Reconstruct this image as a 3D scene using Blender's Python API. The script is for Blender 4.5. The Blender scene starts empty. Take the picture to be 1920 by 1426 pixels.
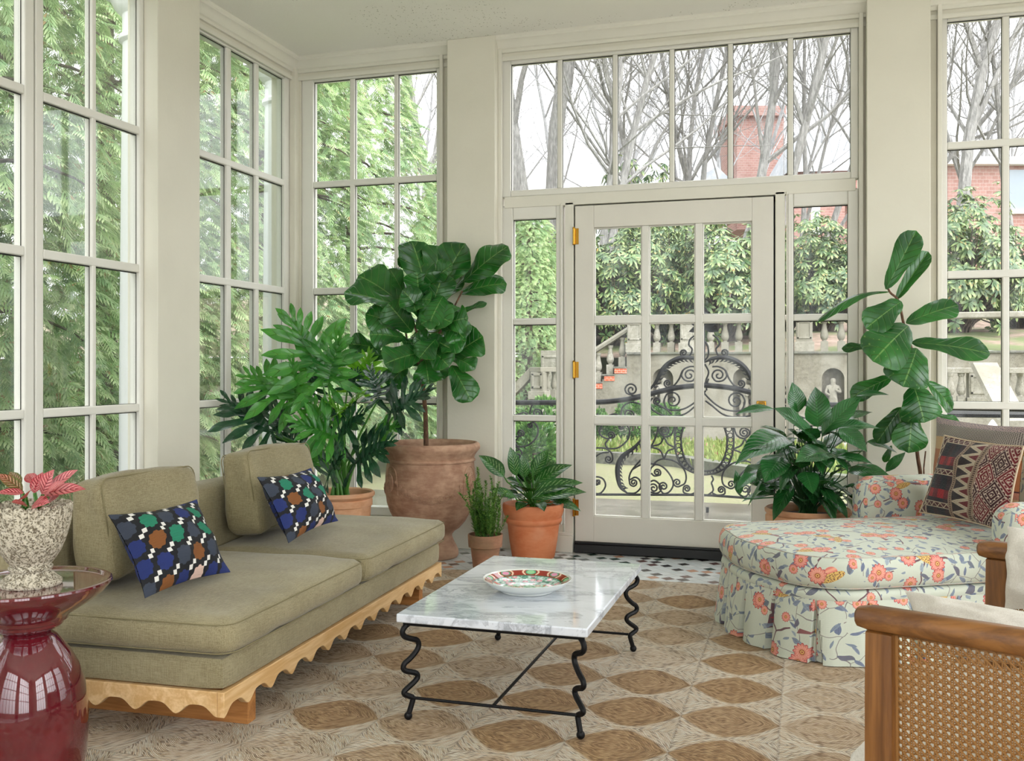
import bpy, math, random
import numpy as np
from mathutils import Vector, Matrix, noise as mnoise
SC = bpy.context.scene
COL = SC.collection
# ------------------------------------------------------------------ camera, sky, exposure
TH = math.radians(16.8); FPX = 1810.0; HCAM = 1.15
cam_d = bpy.data.cameras.new('camera'); cam = bpy.data.objects.new('camera', cam_d); COL.objects.link(cam)
cam.location = (0, 0, HCAM); cam.rotation_euler = (math.pi/2, 0, TH)
cam_d.sensor_width = 36; cam_d.lens = 36*FPX/1920; cam_d.shift_y = -21/1920
cam_d.clip_start = 0.05; cam_d.clip_end = 300
SC.camera = cam
vs = SC.view_settings
vs.view_transform = 'Standard'; vs.look = 'None'; vs.gamma = 1; vs.use_curve_mapping = False
vs.exposure = 0.43
try:
    SC.cycles.max_bounces = 6; SC.cycles.diffuse_bounces = 3; SC.cycles.transparent_max_bounces = 10
    SC.cycles.caustics_reflective = False; SC.cycles.caustics_refractive = False
    SC.cycles.sample_clamp_indirect = 6; SC.cycles.adaptive_threshold = .06
except Exception: pass
SKY_H, SKY_Z, SKY_LOBE = 1.15, 3.9, 4.4
world = bpy.data.worlds.new('overcast_sky'); SC.world = world; world.use_nodes = True

# ------------------------------------------------------------------ node expressions
class S:                                   # a socket with arithmetic
    def __init__(s, nt, sock): s.nt = nt; s.k = sock
    def m(s, op, b=None, c=None):
        n = s.nt.nodes.new('ShaderNodeMath'); n.operation = op
        for i, v in enumerate((s, b, c)):
            if v is None: continue
            if isinstance(v, S): s.nt.links.new(v.k, n.inputs[i])
            else: n.inputs[i].default_value = v
        return S(s.nt, n.outputs[0])
    def __add__(s, b): return s.m('ADD', b)
    __radd__ = __add__
    def __sub__(s, b): return s.m('SUBTRACT', b)
    def __rsub__(s, b): return (s.m('MULTIPLY', -1.0)).m('ADD', b)
    def __mul__(s, b): return s.m('MULTIPLY', b)
    __rmul__ = __mul__
    def __truediv__(s, b): return s.m('DIVIDE', b)
    def __lt__(s, b): return s.m('LESS_THAN', b)
    def __gt__(s, b): return s.m('GREATER_THAN', b)
    def __pow__(s, b): return s.m('POWER', b)
    def abs(s): return s.m('ABSOLUTE')
    def fl(s): return s.m('FLOOR')
    def fr(s): return s.m('FRACT')
    def sin(s): return s.m('SINE')
    def cos(s): return s.m('COSINE')
    def sqrt(s): return s.m('SQRT')
    def mn(s, b): return s.m('MINIMUM', b)
    def mx(s, b): return s.m('MAXIMUM', b)
    def at2(s, b): return s.m('ARCTAN2', b)
    def pp(s, b): return s.m('PINGPONG', b)
    def mod(s, b): return s.m('FLOORED_MODULO', b)
    def ramp(s, a, b):                     # smooth 0..1
        n = s.nt.nodes.new('ShaderNodeMapRange'); n.interpolation_type = 'SMOOTHSTEP'
        s.nt.links.new(s.k, n.inputs[0]); n.inputs[1].default_value = a; n.inputs[2].default_value = b
        return S(s.nt, n.outputs[0])
def lin(c):                                # srgb 0..255 -> linear
    f = lambda v: (v/12.92 if v <= .04045 else ((v+.055)/1.055)**2.4)
    return tuple(f(v/255.0) for v in c[:3]) + (1.0,)
class Mat:
    def __init__(s, name, **kw):
        s.mat = bpy.data.materials.new(name); s.mat.use_nodes = True
        s.nt = s.mat.node_tree; s.nt.nodes.clear()
        s.out = s.nt.nodes.new('ShaderNodeOutputMaterial'); s.b = s.nt.nodes.new('ShaderNodeBsdfPrincipled')
        s.nt.links.new(s.b.outputs[0], s.out.inputs[0])
        s.set(**kw)
    def set(s, **kw):
        nm = dict(col='Base Color', rough='Roughness', metal='Metallic', spec='Specular IOR Level', coat='Coat Weight', coatr='Coat Roughness',
                  sheen='Sheen Weight', normal='Normal', sss='Subsurface Weight', trans='Transmission Weight', alpha='Alpha')
        for k, v in kw.items():
            i = s.b.inputs[nm[k]]
            if isinstance(v, S): s.nt.links.new(v.k, i)
            elif k == 'col': i.default_value = lin(v)
            else: i.default_value = v
        return s
    def node(s, t, **kw):
        n = s.nt.nodes.new(t)
        for k, v in kw.items(): setattr(n, k, v)
        return n
    def xyz(s, which='Object', obj=None):
        n = s.node('ShaderNodeTexCoord'); x = s.node('ShaderNodeSeparateXYZ')
        s.nt.links.new(n.outputs[which], x.inputs[0])
        return [S(s.nt, x.outputs[i]) for i in range(3)]
    def pos(s):
        n = s.node('ShaderNodeNewGeometry'); x = s.node('ShaderNodeSeparateXYZ')
        s.nt.links.new(n.outputs['Position'], x.inputs[0])
        return [S(s.nt, x.outputs[i]) for i in range(3)]
    def vec(s, x, y, z=0.0):
        n = s.node('ShaderNodeCombineXYZ')
        for i, v in enumerate((x, y, z)):
            if isinstance(v, S): s.nt.links.new(v.k, n.inputs[i])
            else: n.inputs[i].default_value = v
        return S(s.nt, n.outputs[0])
    def noise(s, v, scale, detail=3, rough=.55, dist=0.0, out=0):
        n = s.node('ShaderNodeTexNoise'); n.inputs['Scale'].default_value = scale; n.inputs['Detail'].default_value = detail
        n.inputs['Roughness'].default_value = rough; n.inputs['Distortion'].default_value = dist
        if v is not None: s.nt.links.new(v.k, n.inputs['Vector'])
        return S(s.nt, n.outputs[out])
    def voro(s, v, scale, feat='F1', dims='3D', rnd=1.0):
        n = s.node('ShaderNodeTexVoronoi', feature=feat, voronoi_dimensions=dims); n.inputs['Scale'].default_value = scale
        n.inputs['Randomness'].default_value = rnd
        s.nt.links.new(v.k, n.inputs['Vector']); return n
    def white(s, v):
        n = s.node('ShaderNodeTexWhiteNoise', noise_dimensions='3D'); s.nt.links.new(v.k, n.inputs['Vector'])
        return S(s.nt, n.outputs['Value'])
    def mix(s, f, a, b, mode='MIX'):
        n = s.node('ShaderNodeMix', data_type='RGBA', blend_type=mode)
        for i, v in ((0, f), (6, a), (7, b)):
            if isinstance(v, S): s.nt.links.new(v.k, n.inputs[i])
            elif i == 0: n.inputs[0].default_value = v
            else: n.inputs[i].default_value = lin(v)
        return S(s.nt, n.outputs[2])
    def cramp(s, f, stops, const=False):
        n = s.node('ShaderNodeValToRGB'); r = n.color_ramp
        r.interpolation = 'CONSTANT' if const else 'LINEAR'
        while len(r.elements) < len(stops): r.elements.new(.5)
        for e, (p, c) in zip(r.elements, stops): e.position = p; e.color = lin(c)
        s.nt.links.new(f.k, n.inputs[0]); return S(s.nt, n.outputs[0])
    def bump(s, h, dist=.01, strength=1.0):
        n = s.node('ShaderNodeBump'); n.inputs['Distance'].default_value = dist; n.inputs['Strength'].default_value = strength
        s.nt.links.new(h.k, n.inputs['Height']); s.nt.links.new(n.outputs[0], s.b.inputs['Normal']); return s
    def thin(s, amt, col):                 # light passing through a thin leaf
        t = s.node('ShaderNodeBsdfTranslucent'); m = s.node('ShaderNodeMixShader'); m.inputs[0].default_value = amt
        if isinstance(col, S): s.nt.links.new(col.k, t.inputs[0])
        else: t.inputs[0].default_value = lin(col)
        s.nt.links.new(s.b.outputs[0], m.inputs[1]); s.nt.links.new(t.outputs[0], m.inputs[2]); s.nt.links.new(m.outputs[0], s.out.inputs[0]); return s

def make_sky():
    nt = world.node_tree; nt.nodes.clear()
    o = nt.nodes.new('ShaderNodeOutputWorld'); bg = nt.nodes.new('ShaderNodeBackground'); tc = nt.nodes.new('ShaderNodeTexCoord')
    sp = nt.nodes.new('ShaderNodeSeparateXYZ'); nt.links.new(tc.outputs['Generated'], sp.inputs[0])
    x, y, z = [S(nt, sp.outputs[i]) for i in range(3)]
    up = z.mx(0.0)
    # bright patch of cloud around the hidden sun, high and to the right of the house
    d = x*0.72 + y*-0.55 + z*0.42
    lobe = d.mx(0.0)**3.0
    inten = up*(SKY_Z-SKY_H) + SKY_H + lobe*SKY_LOBE
    inten = inten * ((z+.12).ramp(0, .12))
    nt.links.new(inten.k, bg.inputs['Strength']); bg.inputs['Color'].default_value = (.975, .965, 1.0, 1)
    nt.links.new(bg.outputs[0], o.inputs[0])
make_sky()

# ------------------------------------------------------------------ mesh building
def ray(px, py):
    t = (px-960)/FPX; v = (692-py)/FPX
    return Vector((t*math.cos(TH)-math.sin(TH), t*math.sin(TH)+math.cos(TH), v))
def at(px, py, D): return Vector((0, 0, HCAM)) + ray(px, py)*D           # a point in the room at a given distance
def at_z(px, py, z): r = ray(px, py); return Vector((0, 0, HCAM)) + r*((z-HCAM)/r.z)
def at_y(px, py, y): r = ray(px, py); return Vector((0, 0, HCAM)) + r*(y/r.y)
def V(*a): return Vector(a)
class MB:
    def __init__(s): s.v = []; s.f = []; s.uv = []; s.mi = []
    def add(s, vs, fs, uvs=None, mi=0):
        o = len(s.v); s.v.extend([tuple(p) for p in vs])
        for k, f in enumerate(fs):
            s.f.append(tuple(i+o for i in f)); s.mi.append(mi)
            s.uv.extend([uvs[i] for i in f] if uvs is not None else [(0, 0)]*len(f))
        return s
    def box(s, x0, x1, y0, y1, z0, z1, M=None, mi=0):
        vs = [V(x, y, z) for z in (z0, z1) for y in (y0, y1) for x in (x0, x1)]
        if M is not None: vs = [M @ p for p in vs]
        return s.add(vs, [(0, 2, 3, 1), (4, 5, 7, 6), (0, 1, 5, 4), (2, 6, 7, 3), (0, 4, 6, 2), (1, 3, 7, 5)], None, mi)
    def prism(s, poly, f0, f1, mi=0):      # poly: 2-d outline, f0/f1 map (a,b) to 3-d for the two faces
        n = len(poly); vs = [f0(*p) for p in poly]+[f1(*p) for p in poly]
        fs = [tuple(range(n-1, -1, -1)), tuple(range(n, 2*n))]+[(i, (i+1) % n, n+(i+1) % n, n+i) for i in range(n)]
        return s.add(vs, fs, [tuple(p) for p in poly]*2, mi)
    def grid(s, fn, nu, nv, uvf=None, cu=False, cv=False, mi=0):
        vs = []; uvs = []
        for i in range(nu+1):
            for j in range(nv+1):
                u, v = i/nu, j/nv; vs.append(fn(u, v)); uvs.append(uvf(u, v) if uvf else (u, v))
        W = nv+1
        fs = [(i*W+j, (i+1)*W+j, (i+1)*W+j+1, i*W+j+1) for i in range(nu) for j in range(nv)]
        return s.add(vs, fs, uvs, mi)
    def lathe(s, prof, c=(0, 0, 0), n=48, rf=None, mi=0, caps=True):
        vs = []; uvs = []; L = 0; m = len(prof)
        for k, (r, z) in enumerate(prof):
            if k: L += math.hypot(r-prof[k-1][0], z-prof[k-1][1])
            for j in range(n+1):
                a = 2*math.pi*j/n; rr = r*(rf(a, k, z) if rf else 1)
                vs.append((c[0]+rr*math.cos(a), c[1]+rr*math.sin(a), c[2]+z)); uvs.append((j/n, L))
        W = n+1
        fs = [(k*W+j, k*W+j+1, (k+1)*W+j+1, (k+1)*W+j) for k in range(m-1) for j in range(n)]
        if caps:
            fs.append(tuple(range(n-1, -1, -1))); fs.append(tuple((m-1)*W+j for j in range(n)))
        return s.add(vs, fs, uvs, mi)
    def tube(s, pts, r, n=8, mi=0, caps=True, closed=False):
        pts = [Vector(p) for p in pts]; m = len(pts)
        rs = r if isinstance(r, (list, tuple)) else [r]*m
        t0 = (pts[1]-pts[0]).normalized(); ref = V(0, 0, 1) if abs(t0.z) < .9 else V(1, 0, 0)
        nrm = t0.cross(ref).normalized(); vs = []; uvs = []; L = 0
        for i, p in enumerate(pts):
            t = (pts[min(i+1, m-1)]-pts[max(i-1, 0)])
            if t.length < 1e-9: t = t0
            t.normalize()
            if closed and i in (0, m-1): t = (pts[1]-pts[m-2]).normalized()
            nrm = nrm - t*nrm.dot(t)
            if nrm.length < 1e-6: nrm = t.orthogonal()
            nrm.normalize(); b = t.cross(nrm)
            if i: L += (p-pts[i-1]).length
            for j in range(n):
                a = 2*math.pi*j/n; vs.append(p+(nrm*math.cos(a)+b*math.sin(a))*rs[i]); uvs.append((j/n, L))
        fs = [(i*n+j, i*n+(j+1) % n, (i+1)*n+(j+1) % n, (i+1)*n+j) for i in range(m-1) for j in range(n)]
        if caps and not closed: fs += [tuple(range(n-1, -1, -1)), tuple((m-1)*n+j for j in range(n))]
        return s.add(vs, fs, uvs, mi)
    def ball(s, c, r, n=10, sq=(1, 1, 1), mi=0):
        c = Vector(c)
        prof = [(math.sin(math.pi*k/n)*r, -math.cos(math.pi*k/n)*r) for k in range(n+1)]
        o = len(s.v); s.lathe(prof, (0, 0, 0), n*2, None, mi, False)
        for i in range(o, len(s.v)):
            p = s.v[i]; s.v[i] = (c.x+p[0]*sq[0], c.y+p[1]*sq[1], c.z+p[2]*sq[2])
        return s
    def build(s, name, mats, parent=None, smooth=True, bevel=0, origin=None, seg=2, solid=0, sub=0, angle=35):
        me = bpy.data.meshes.new(name)
        vs = np.array(s.v, dtype=np.float64).reshape(-1, 3)
        base = Vector((0, 0, 0))
        if parent is not None:
            q = parent
            while q is not None: base += q.location; q = q.parent
        elif origin is not None: base = Vector(origin)
        else: base = V((vs[:, 0].min()+vs[:, 0].max())/2, (vs[:, 1].min()+vs[:, 1].max())/2, vs[:, 2].min())
        vs = vs-np.array(base)
        lt = np.fromiter((len(f) for f in s.f), dtype=np.int32, count=len(s.f))
        li = np.fromiter((i for f in s.f for i in f), dtype=np.int32, count=int(lt.sum()))
        ls = np.zeros(len(lt), dtype=np.int32); ls[1:] = np.cumsum(lt)[:-1]
        me.vertices.add(len(vs)); me.vertices.foreach_set('co', vs.astype(np.float32).ravel())
        me.loops.add(len(li)); me.loops.foreach_set('vertex_index', li)
        me.polygons.add(len(lt)); me.polygons.foreach_set('loop_start', ls); me.polygons.foreach_set('loop_total', lt)
        me.polygons.foreach_set('material_index', np.array(s.mi, dtype=np.int32))
        ul = me.uv_layers.new(name='UVMap'); ul.data.foreach_set('uv', np.array(s.uv, dtype=np.float32).ravel())
        me.update(calc_edges=True); me.validate()
        for m in (mats if isinstance(mats, (list, tuple)) else [mats]): me.materials.append(m.mat if isinstance(m, Mat) else m)
        if not smooth: me.polygons.foreach_set('use_smooth', np.zeros(len(lt), dtype=bool))
        if smooth:
            try: me.shade_smooth() if hasattr(me, 'shade_smooth') else None
            except Exception: pass
            if angle:
                try: me.set_sharp_from_angle(angle=math.radians(angle))
                except Exception: pass
        ob = bpy.data.objects.new(name, me); COL.objects.link(ob)
        if parent is not None: ob.parent = parent
        else: ob.location = base
        if bevel:
            b = ob.modifiers.new('Bevel', 'BEVEL'); b.width = bevel; b.segments = seg; b.limit_method = 'ANGLE'; b.angle_limit = math.radians(40)
        if solid:
            b = ob.modifiers.new('Solidify', 'SOLIDIFY'); b.thickness = solid; b.offset = 0
        if sub:
            b = ob.modifiers.new('Subsurf', 'SUBSURF'); b.levels = sub; b.render_levels = sub
        return ob
def tag(o, label=None, cat=None, group=None, kind=None):
    for k, v in (('label', label), ('category', cat), ('group', group), ('kind', kind)):
        if v: o[k] = v
    return o
def root(name, loc, label=None, cat=None, group=None, kind=None):
    o = bpy.data.objects.new(name, None); o.location = loc; o.empty_display_size = .1; COL.objects.link(o)
    return tag(o, label, cat, group, kind)
def struct(o): o['kind'] = 'structure'; return o
def copy_tree(o, parent=None):
    c = o.copy(); COL.objects.link(c); c.parent = parent
    for ch in list(o.children): copy_tree(ch, c)
    return c
def bez(a, b, c, d, n):
    a, b, c, d = map(Vector, (a, b, c, d)); r = []
    for i in range(n+1):
        t = i/n; r.append(a*(1-t)**3+b*3*t*(1-t)**2+c*3*t*t*(1-t)+d*t**3)
    return r
def spline(pts, n=8):
    P = [Vector(p) for p in pts]; P = [P[0]*2-P[1]]+P+[P[-1]*2-P[-2]]; r = []
    for i in range(1, len(P)-2):
        p0, p1, p2, p3 = P[i-1:i+3]
        for k in range(n):
            t = k/n; r.append(.5*((2*p1)+(p2-p0)*t+(2*p0-5*p1+4*p2-p3)*t*t+(3*p1-p0-3*p2+p3)*t**3))
    return r+[P[-2]]
def leaf(mb, base, tip, up, width, prof, n=10, m=4, droop=.15, fold=.25, wave=0, seed=0, twist=0, cup=0, rib=0, nrib=7, mi=0, back=None):
    """one leaf blade: midrib from base to tip bending away from 'up', outline prof(t), folded along the midrib"""
    rnd = random.Random(seed); base = Vector(base); tip = Vector(tip); up = Vector(up)
    L = (tip-base).length
    mid = (base+tip)/2+up.normalized()*L*droop
    ph = rnd.random()*6; vs = []; uvs = []
    for i in range(n+1):
        t = i/n; p = base*(1-t)**2+mid*2*t*(1-t)+tip*t*t
        tg = ((mid-base)*(1-t)+(tip-mid)*t).normalized()
        side = tg.cross(up)
        if side.length < 1e-4: side = tg.orthogonal()
        side.normalize(); nr = side.cross(tg).normalized()
        if twist:
            q = Matrix.Rotation(twist*t, 3, tg); side = q @ side; nr = q @ nr
        w = width*prof(t)
        for j in range(-m, m+1):
            s = j/m; z = abs(s)*w*fold-(s*s)*w*cup
            if wave: z += wave*w*s*s*math.sin(t*9+ph+(2.1 if s < 0 else 0))
            if rib: z += rib*(math.cos((t*nrib-abs(s)*1.6)*2*math.pi))*w*min(1, 4*abs(s))*(1-.3*abs(s))
            vs.append(p+side*(s*w*(1-.06*fold))+nr*z); uvs.append((.5+.5*s, t))
    W = 2*m+1
    fs = [(i*W+j, i*W+j+1, (i+1)*W+j+1, (i+1)*W+j) for i in range(n) for j in range(W-1)]
    mb.add(vs, fs, uvs, mi)
    if back is not None:
        vb = []
        for i in range(n+1):
            for j in range(W):
                k = i*W+j; a = vs[min(i+1, n)*W+j]-vs[max(i-1, 0)*W+j]; b = vs[i*W+min(j+1, W-1)]-vs[i*W+max(j-1, 0)]
                nn = b.cross(a)
                if nn.length > 1e-12: nn.normalize()
                vb.append(vs[k]-nn*.0032)
        mb.add(vb, [f[::-1] for f in fs], uvs, back)
    return mb
# ------------------------------------------------------------------ materials of the room
def paint_mat(name, col, rough=.45, b=.0006):
    m = Mat(name, rough=rough); x, y, z = m.xyz('Object'); v = m.vec(x, y, z)
    n = m.noise(v, 2.5, 4); m.set(col=m.mix(n.ramp(.35, .75), col, tuple(c-5 for c in col)))
    m.bump(m.noise(v, 45, 3), b); return m
M_WALL = paint_mat('warm_white_paint', (230, 226, 209))
M_TRIM = paint_mat('white_trim_gloss', (233, 230, 216), .3)
M_SASH = paint_mat('white_sash_paint', (236, 234, 224), .33)
M_DOOR = paint_mat('white_door_paint', (230, 226, 214), .3)
M_WHITE = paint_mat('white_column_paint', (244, 246, 247), .5)
M_BLACK = Mat('black_rubber', col=(20, 20, 22), rough=.45)
M_GLAZING_LINE = Mat('dark_glazing_line', col=(40, 42, 36), rough=.8)
M_BRASS = Mat('polished_brass', col=(196, 150, 62), rough=.22, metal=1.0)
def ceiling_mat():
    m = Mat('speckled_stucco', rough=.8); x, y, z = m.pos(); v = m.vec(x, y, z)
    big = m.noise(v, 1.1, 3); sp = m.voro(v, 62); d = S(m.nt, sp.outputs['Distance'])
    n2 = m.noise(v, 26, 3)
    mask = (d < .24)*(n2 > .53)*(big.ramp(.42, .6) > .45)
    m.set(col=m.mix(mask*.8, (248, 246, 236), (160, 155, 132)))
    m.bump(m.noise(v, 85, 4)*.6 - mask*.8, .004); return m
M_CEIL = ceiling_mat()
def floor_mat():
    m = Mat('stone_mosaic', rough=.16); x, y, z = m.pos()
    sx = .043; c = math.cos(math.radians(40)); s_ = math.sin(math.radians(40))
    u = (x*c+y*s_)/(sx*1.38); w = (y*c*1.0-x*s_)/(sx*1.38)
    iu, iw = u.fl(), w.fl(); fu, fw = u.fr(), w.fr()
    edge = fu.mn(1.0-fu).mn(fw.mn(1.0-fw))
    r = m.white(m.vec(iu, iw, 3.0)); r2 = m.white(m.vec(iu, iw, 9.0))
    ck = ((iu+iw).mod(2.0) < .5)
    colr = m.cramp(r2, [(0, (34, 34, 36)), (.22, (52, 78, 70)), (.42, (94, 60, 56)), (.58, (196, 150, 122)), (.74, (128, 134, 132)), (.88, (70, 62, 64))], True)
    vein = m.noise(m.vec(x, y, r*9.0), 60, 4)
    white = m.mix(r, (226, 230, 228), (205, 212, 212))
    is_c = (r < .50)*ck
    tile = m.mix(is_c, white, m.mix(vein.ramp(.5, .8)*.35, colr, (200, 196, 190)))
    m.set(col=m.mix(edge < .035, tile, (196, 196, 190)))
    m.bump(edge.ramp(0, .06), .0012); return m
M_FLOOR = floor_mat()
def glass_mat():
    m = Mat('old_window_glass'); nt = m.nt; x, y, z = m.pos()
    tr = m.node('ShaderNodeBsdfTransparent'); tr.inputs[0].default_value = (.97, .985, .98, 1)
    gl = m.node('ShaderNodeBsdfGlossy'); gl.inputs['Roughness'].default_value = .03
    dif = m.node('ShaderNodeBsdfTranslucent'); dif.inputs[0].default_value = (.9, .95, .97, 1)
    fre = m.node('ShaderNodeFresnel'); fre.inputs[0].default_value = 1.35
    streak = m.noise(m.vec(x*9.0, y*9.0, z*.8), 1.6, 5)
    fog = streak.ramp(.38, .78)*.05+.012  # milky veil of misted wet glass, also standing in for outdoor haze
    m1 = m.node('ShaderNodeMixShader'); nt.links.new(fog.k, m1.inputs[0]); nt.links.new(tr.outputs[0], m1.inputs[1]); nt.links.new(dif.outputs[0], m1.inputs[2])
    m2 = m.node('ShaderNodeMixShader'); f = S(nt, fre.outputs[0])*.22; nt.links.new(f.k, m2.inputs[0]); nt.links.new(m1.outputs[0], m2.inputs[1]); nt.links.new(gl.outputs[0], m2.inputs[2])
    nt.links.new(m2.outputs[0], m.out.inputs[0]); return m
M_GLASS = glass_mat()

# ------------------------------------------------------------------ the room shell
YB, XL, XR, YR, ZC = 5.92, -3.35, 2.75, -1.6, 3.27
WM = {'back': Matrix(((1, 0, 0, 0), (0, -1, 0, YB), (0, 0, 1, 0), (0, 0, 0, 1))),     # (along, into the room, up)
      'left': Matrix(((0, 1, 0, XL), (1, 0, 0, 0), (0, 0, 1, 0), (0, 0, 0, 1))),
      'right': Matrix(((0, -1, 0, XR), (1, 0, 0, 0), (0, 0, 1, 0), (0, 0, 0, 1))),
      'rear': Matrix(((1, 0, 0, 0), (0, 1, 0, YR), (0, 0, 1, 0), (0, 0, 0, 1)))}
def wbox(mb, w, s0, s1, d0, d1, z0, z1, mi=0):
    M = WM[w]; n = len(mb.f); mb.box(s0, s1, d0, d1, z0, z1, M, mi)
    if M.determinant() < 0:
        for k in range(n, len(mb.f)): mb.f[k] = mb.f[k][::-1]
ZT, ZB = 3.115, .23
ZR = [(2.433, ZT), (1.705, 2.391), (.968, 1.661), (ZB, .926)]
win_no = [0]
def window(w, s0, s1, z0, z1, cols, rows, d0=-.075, d1=-.01, nobar=False):
    win_no[0] += 1; nm = 'window_%d' % win_no[0]
    mb = MB(); a, b = cols[0][0], cols[-1][1]; zz0, zz1 = rows[-1][0], rows[0][1]
    wbox(mb, w, s0, a, d0, d1, z0, z1); wbox(mb, w, b, s1, d0, d1, z0, z1)
    wbox(mb, w, a, b, d0, d1, zz1, z1); wbox(mb, w, a, b, d0, d1, z0, zz0)
    fr = struct(mb.build(nm, M_SASH, bevel=.006)); fr.name = nm
    if len(cols) > 1 or len(rows) > 1:
        mb = MB()
        for i in range(len(cols)-1): wbox(mb, w, cols[i][1], cols[i+1][0], d0+.012, d1-.004, zz0, zz1)
        for i in range(len(rows)-1): wbox(mb, w, a, b, d0+.008, d1-.002, rows[i+1][1], rows[i][0])
        mb.build('glazing_bars', M_SASH, fr, bevel=.006)
    mb = MB()
    for c in cols:
        for r in rows:
            wbox(mb, w, c[0]-.004, c[1]+.004, -.038, -.034, r[0]-.004, r[1]+.004)
    mb.build('window_glass', M_GLASS, fr, smooth=False)
    mb = MB(); t = .0035
    for c in cols:
        for r in rows:                     # dark line where glass meets wood
            e = -.0335
            wbox(mb, w, c[0]-.001, c[0]+t, e, e+.002, r[0], r[1]); wbox(mb, w, c[1]-t, c[1]+.001, e, e+.002, r[0], r[1])
            wbox(mb, w, c[0], c[1], e, e+.002, r[1]-t*1.6, r[1]+.001); wbox(mb, w, c[0], c[1], e, e+.002, r[0]-.001, r[0]+t*.6)
    mb.build('glazing_line', M_GLAZING_LINE, fr, smooth=False)
    return fr
DW = -.15
mb = MB()
for s0, s1, z0, z1 in ((-3.5, 2.9, 3.15, 3.42), (-3.5, -3.30, 0, 3.15), (-2.255, -1.86, 0, 3.15), (.305, .72, 0, 3.15), (1.74, 2.9, 0, 3.15),
                       (-3.3, -2.255, 0, .17), (-1.86, -1.455, 0, .17), (-.1, .305, 0, .17), (.72, 1.74, 0, .17)):
    wbox(mb, 'back', s0, s1, DW, 0, z0, z1)
struct(mb.build('wall_back', M_WALL, smooth=False))
mb = MB()
for s0, s1, z0, z1 in ((-1.75, 5.92, 3.15, 3.42), (5.875, 5.92, 0, 3.15), (4.40, 4.735, 0, 3.15), (2.46, 2.86, 0, 3.15), (.62, 1.0, 0, 3.15), (-1.75, -.86, 0, 3.15),
                       (4.735, 5.875, 0, .17), (2.86, 4.40, 0, .17), (1.0, 2.46, 0, .17), (-.86, .62, 0, .17)):
    wbox(mb, 'left', s0, s1, DW, 0, z0, z1)
struct(mb.build('wall_left', M_WALL, smooth=False))
mb = MB()
for s0, s1, z0, z1 in ((-1.75, 5.92, 3.15, 3.42), (5.3, 5.92, 0, 3.15), (3.2, 3.6, 0, 3.15), (1.1, 1.5, 0, 3.15), (-1.75, -.6, 0, 3.15), (-.6, 5.3, 0, .17)):
    wbox(mb, 'right', s0, s1, DW, 0, z0, z1)
struct(mb.build('wall_right', M_WALL, smooth=False))
mb = MB()
for s0, s1, z0, z1 in ((-3.5, 2.9, 3.15, 3.42), (-3.5, -2.6, 0, 3.15), (-.5, -.1, 0, 3.15), (2.0, 2.9, 0, 3.15), (-2.6, 2.0, 0, .17)):
    wbox(mb, 'rear', s0, s1, DW, 0, z0, z1)
struct(mb.build('wall_rear', M_WALL, smooth=False))
struct(MB().box(-3.5, 2.9, -1.75, 6.07, ZC, ZC+.14).build('ceiling', M_CEIL, smooth=False))
struct(MB().box(-3.5, 2.9, -1.75, 6.07, -.06, 0).build('floor', M_FLOOR, smooth=False))
# pilasters stand a hand's breadth proud of the wall
mb = MB()
for p0, p1 in ((838, 928), (1625, 1745)):
    wbox(mb, 'back', at_y(p0, 692, YB-.09).x, at_y(p1, 692, YB-.09).x, -.01, .09, 0, ZC)
struct(mb.build('trim_1', M_WALL, bevel=.004))
mb = MB()
def yl(px, X): r = ray(px, 692); return r.y*X/r.x
wbox(mb, 'left', yl(296, XL+.08), yl(375, XL+.08), -.01, .08, 0, ZC); wbox(mb, 'left', 2.42, 2.82, -.01, .08, 0, ZC); wbox(mb, 'left', .6, 1.0, -.01, .08, 0, ZC)
wbox(mb, 'left', 5.87, 5.93, -.01, .035, 0, 3.2)
struct(mb.build('trim_2', M_WALL, bevel=.004))
def cornice(w, s0, s1, nm):
    pr = [(0, 3.175), (.018, 3.175), (.018, 3.195), (.03, 3.2), (.045, 3.222), (.062, 3.24), (.07, 3.243), (.07, 3.258), (.08, ZC), (0, ZC)]
    M = WM[w]; mb = MB(); mb.prism(pr, lambda d, z: M @ V(s0, d, z), lambda d, z: M @ V(s1, d, z)); wbox(mb, w, s0, s1, 0, .012, 3.125, 3.15)
    return struct(mb.build(nm, M_TRIM, angle=30))
cornice('back', XL, XR, 'trim_3'); cornice('left', YR, YB, 'trim_4'); cornice('right', YR, YB, 'trim_5'); cornice('rear', XL, XR, 'trim_6')
mb = MB()
for s0, s1 in ((XL, -2.23), (-1.9, -1.385), (-.155, .345), (.69, XR)):
    wbox(mb, 'back', s0, s1, 0, .016, 0, .105); wbox(mb, 'back', s0, s1, 0, .011, .105, .125)
struct(mb.build('baseboard_back', M_TRIM, bevel=.003))
mb = MB(); wbox(mb, 'left', YR, YB, 0, .016, 0, .105); wbox(mb, 'left', YR, YB, 0, .011, .105, .125)
struct(mb.build('baseboard_left', M_TRIM, bevel=.003))
# casings: flat boards and thin beads round the openings
mb = MB()
for s, in ((-2.262,), (-1.862,), (.318,), (.735,)): wbox(mb, 'back', s-.012, s+.012, -.005, .03, 0, 3.2)
for s0, s1, z0, z1 in ((-1.84, .29, 2.184, 2.255), (-1.44, -1.385, 0, 2.2), (-.16, -.105, 0, 2.2)): wbox(mb, 'back', s0, s1, -.07, -.004, z0, z1)
wbox(mb, 'back', -1.47, -1.462, -.01, .0, .13, 2.2); wbox(mb, 'back', -.098, -.09, -.01, .0, .13, 2.2)
struct(mb.build('trim_7', M_TRIM, bevel=.003))
mb = MB(); wbox(mb, 'back', -1.4, -.15, -.08, -.062, 0, 2.2); mb2 = mb
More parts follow.
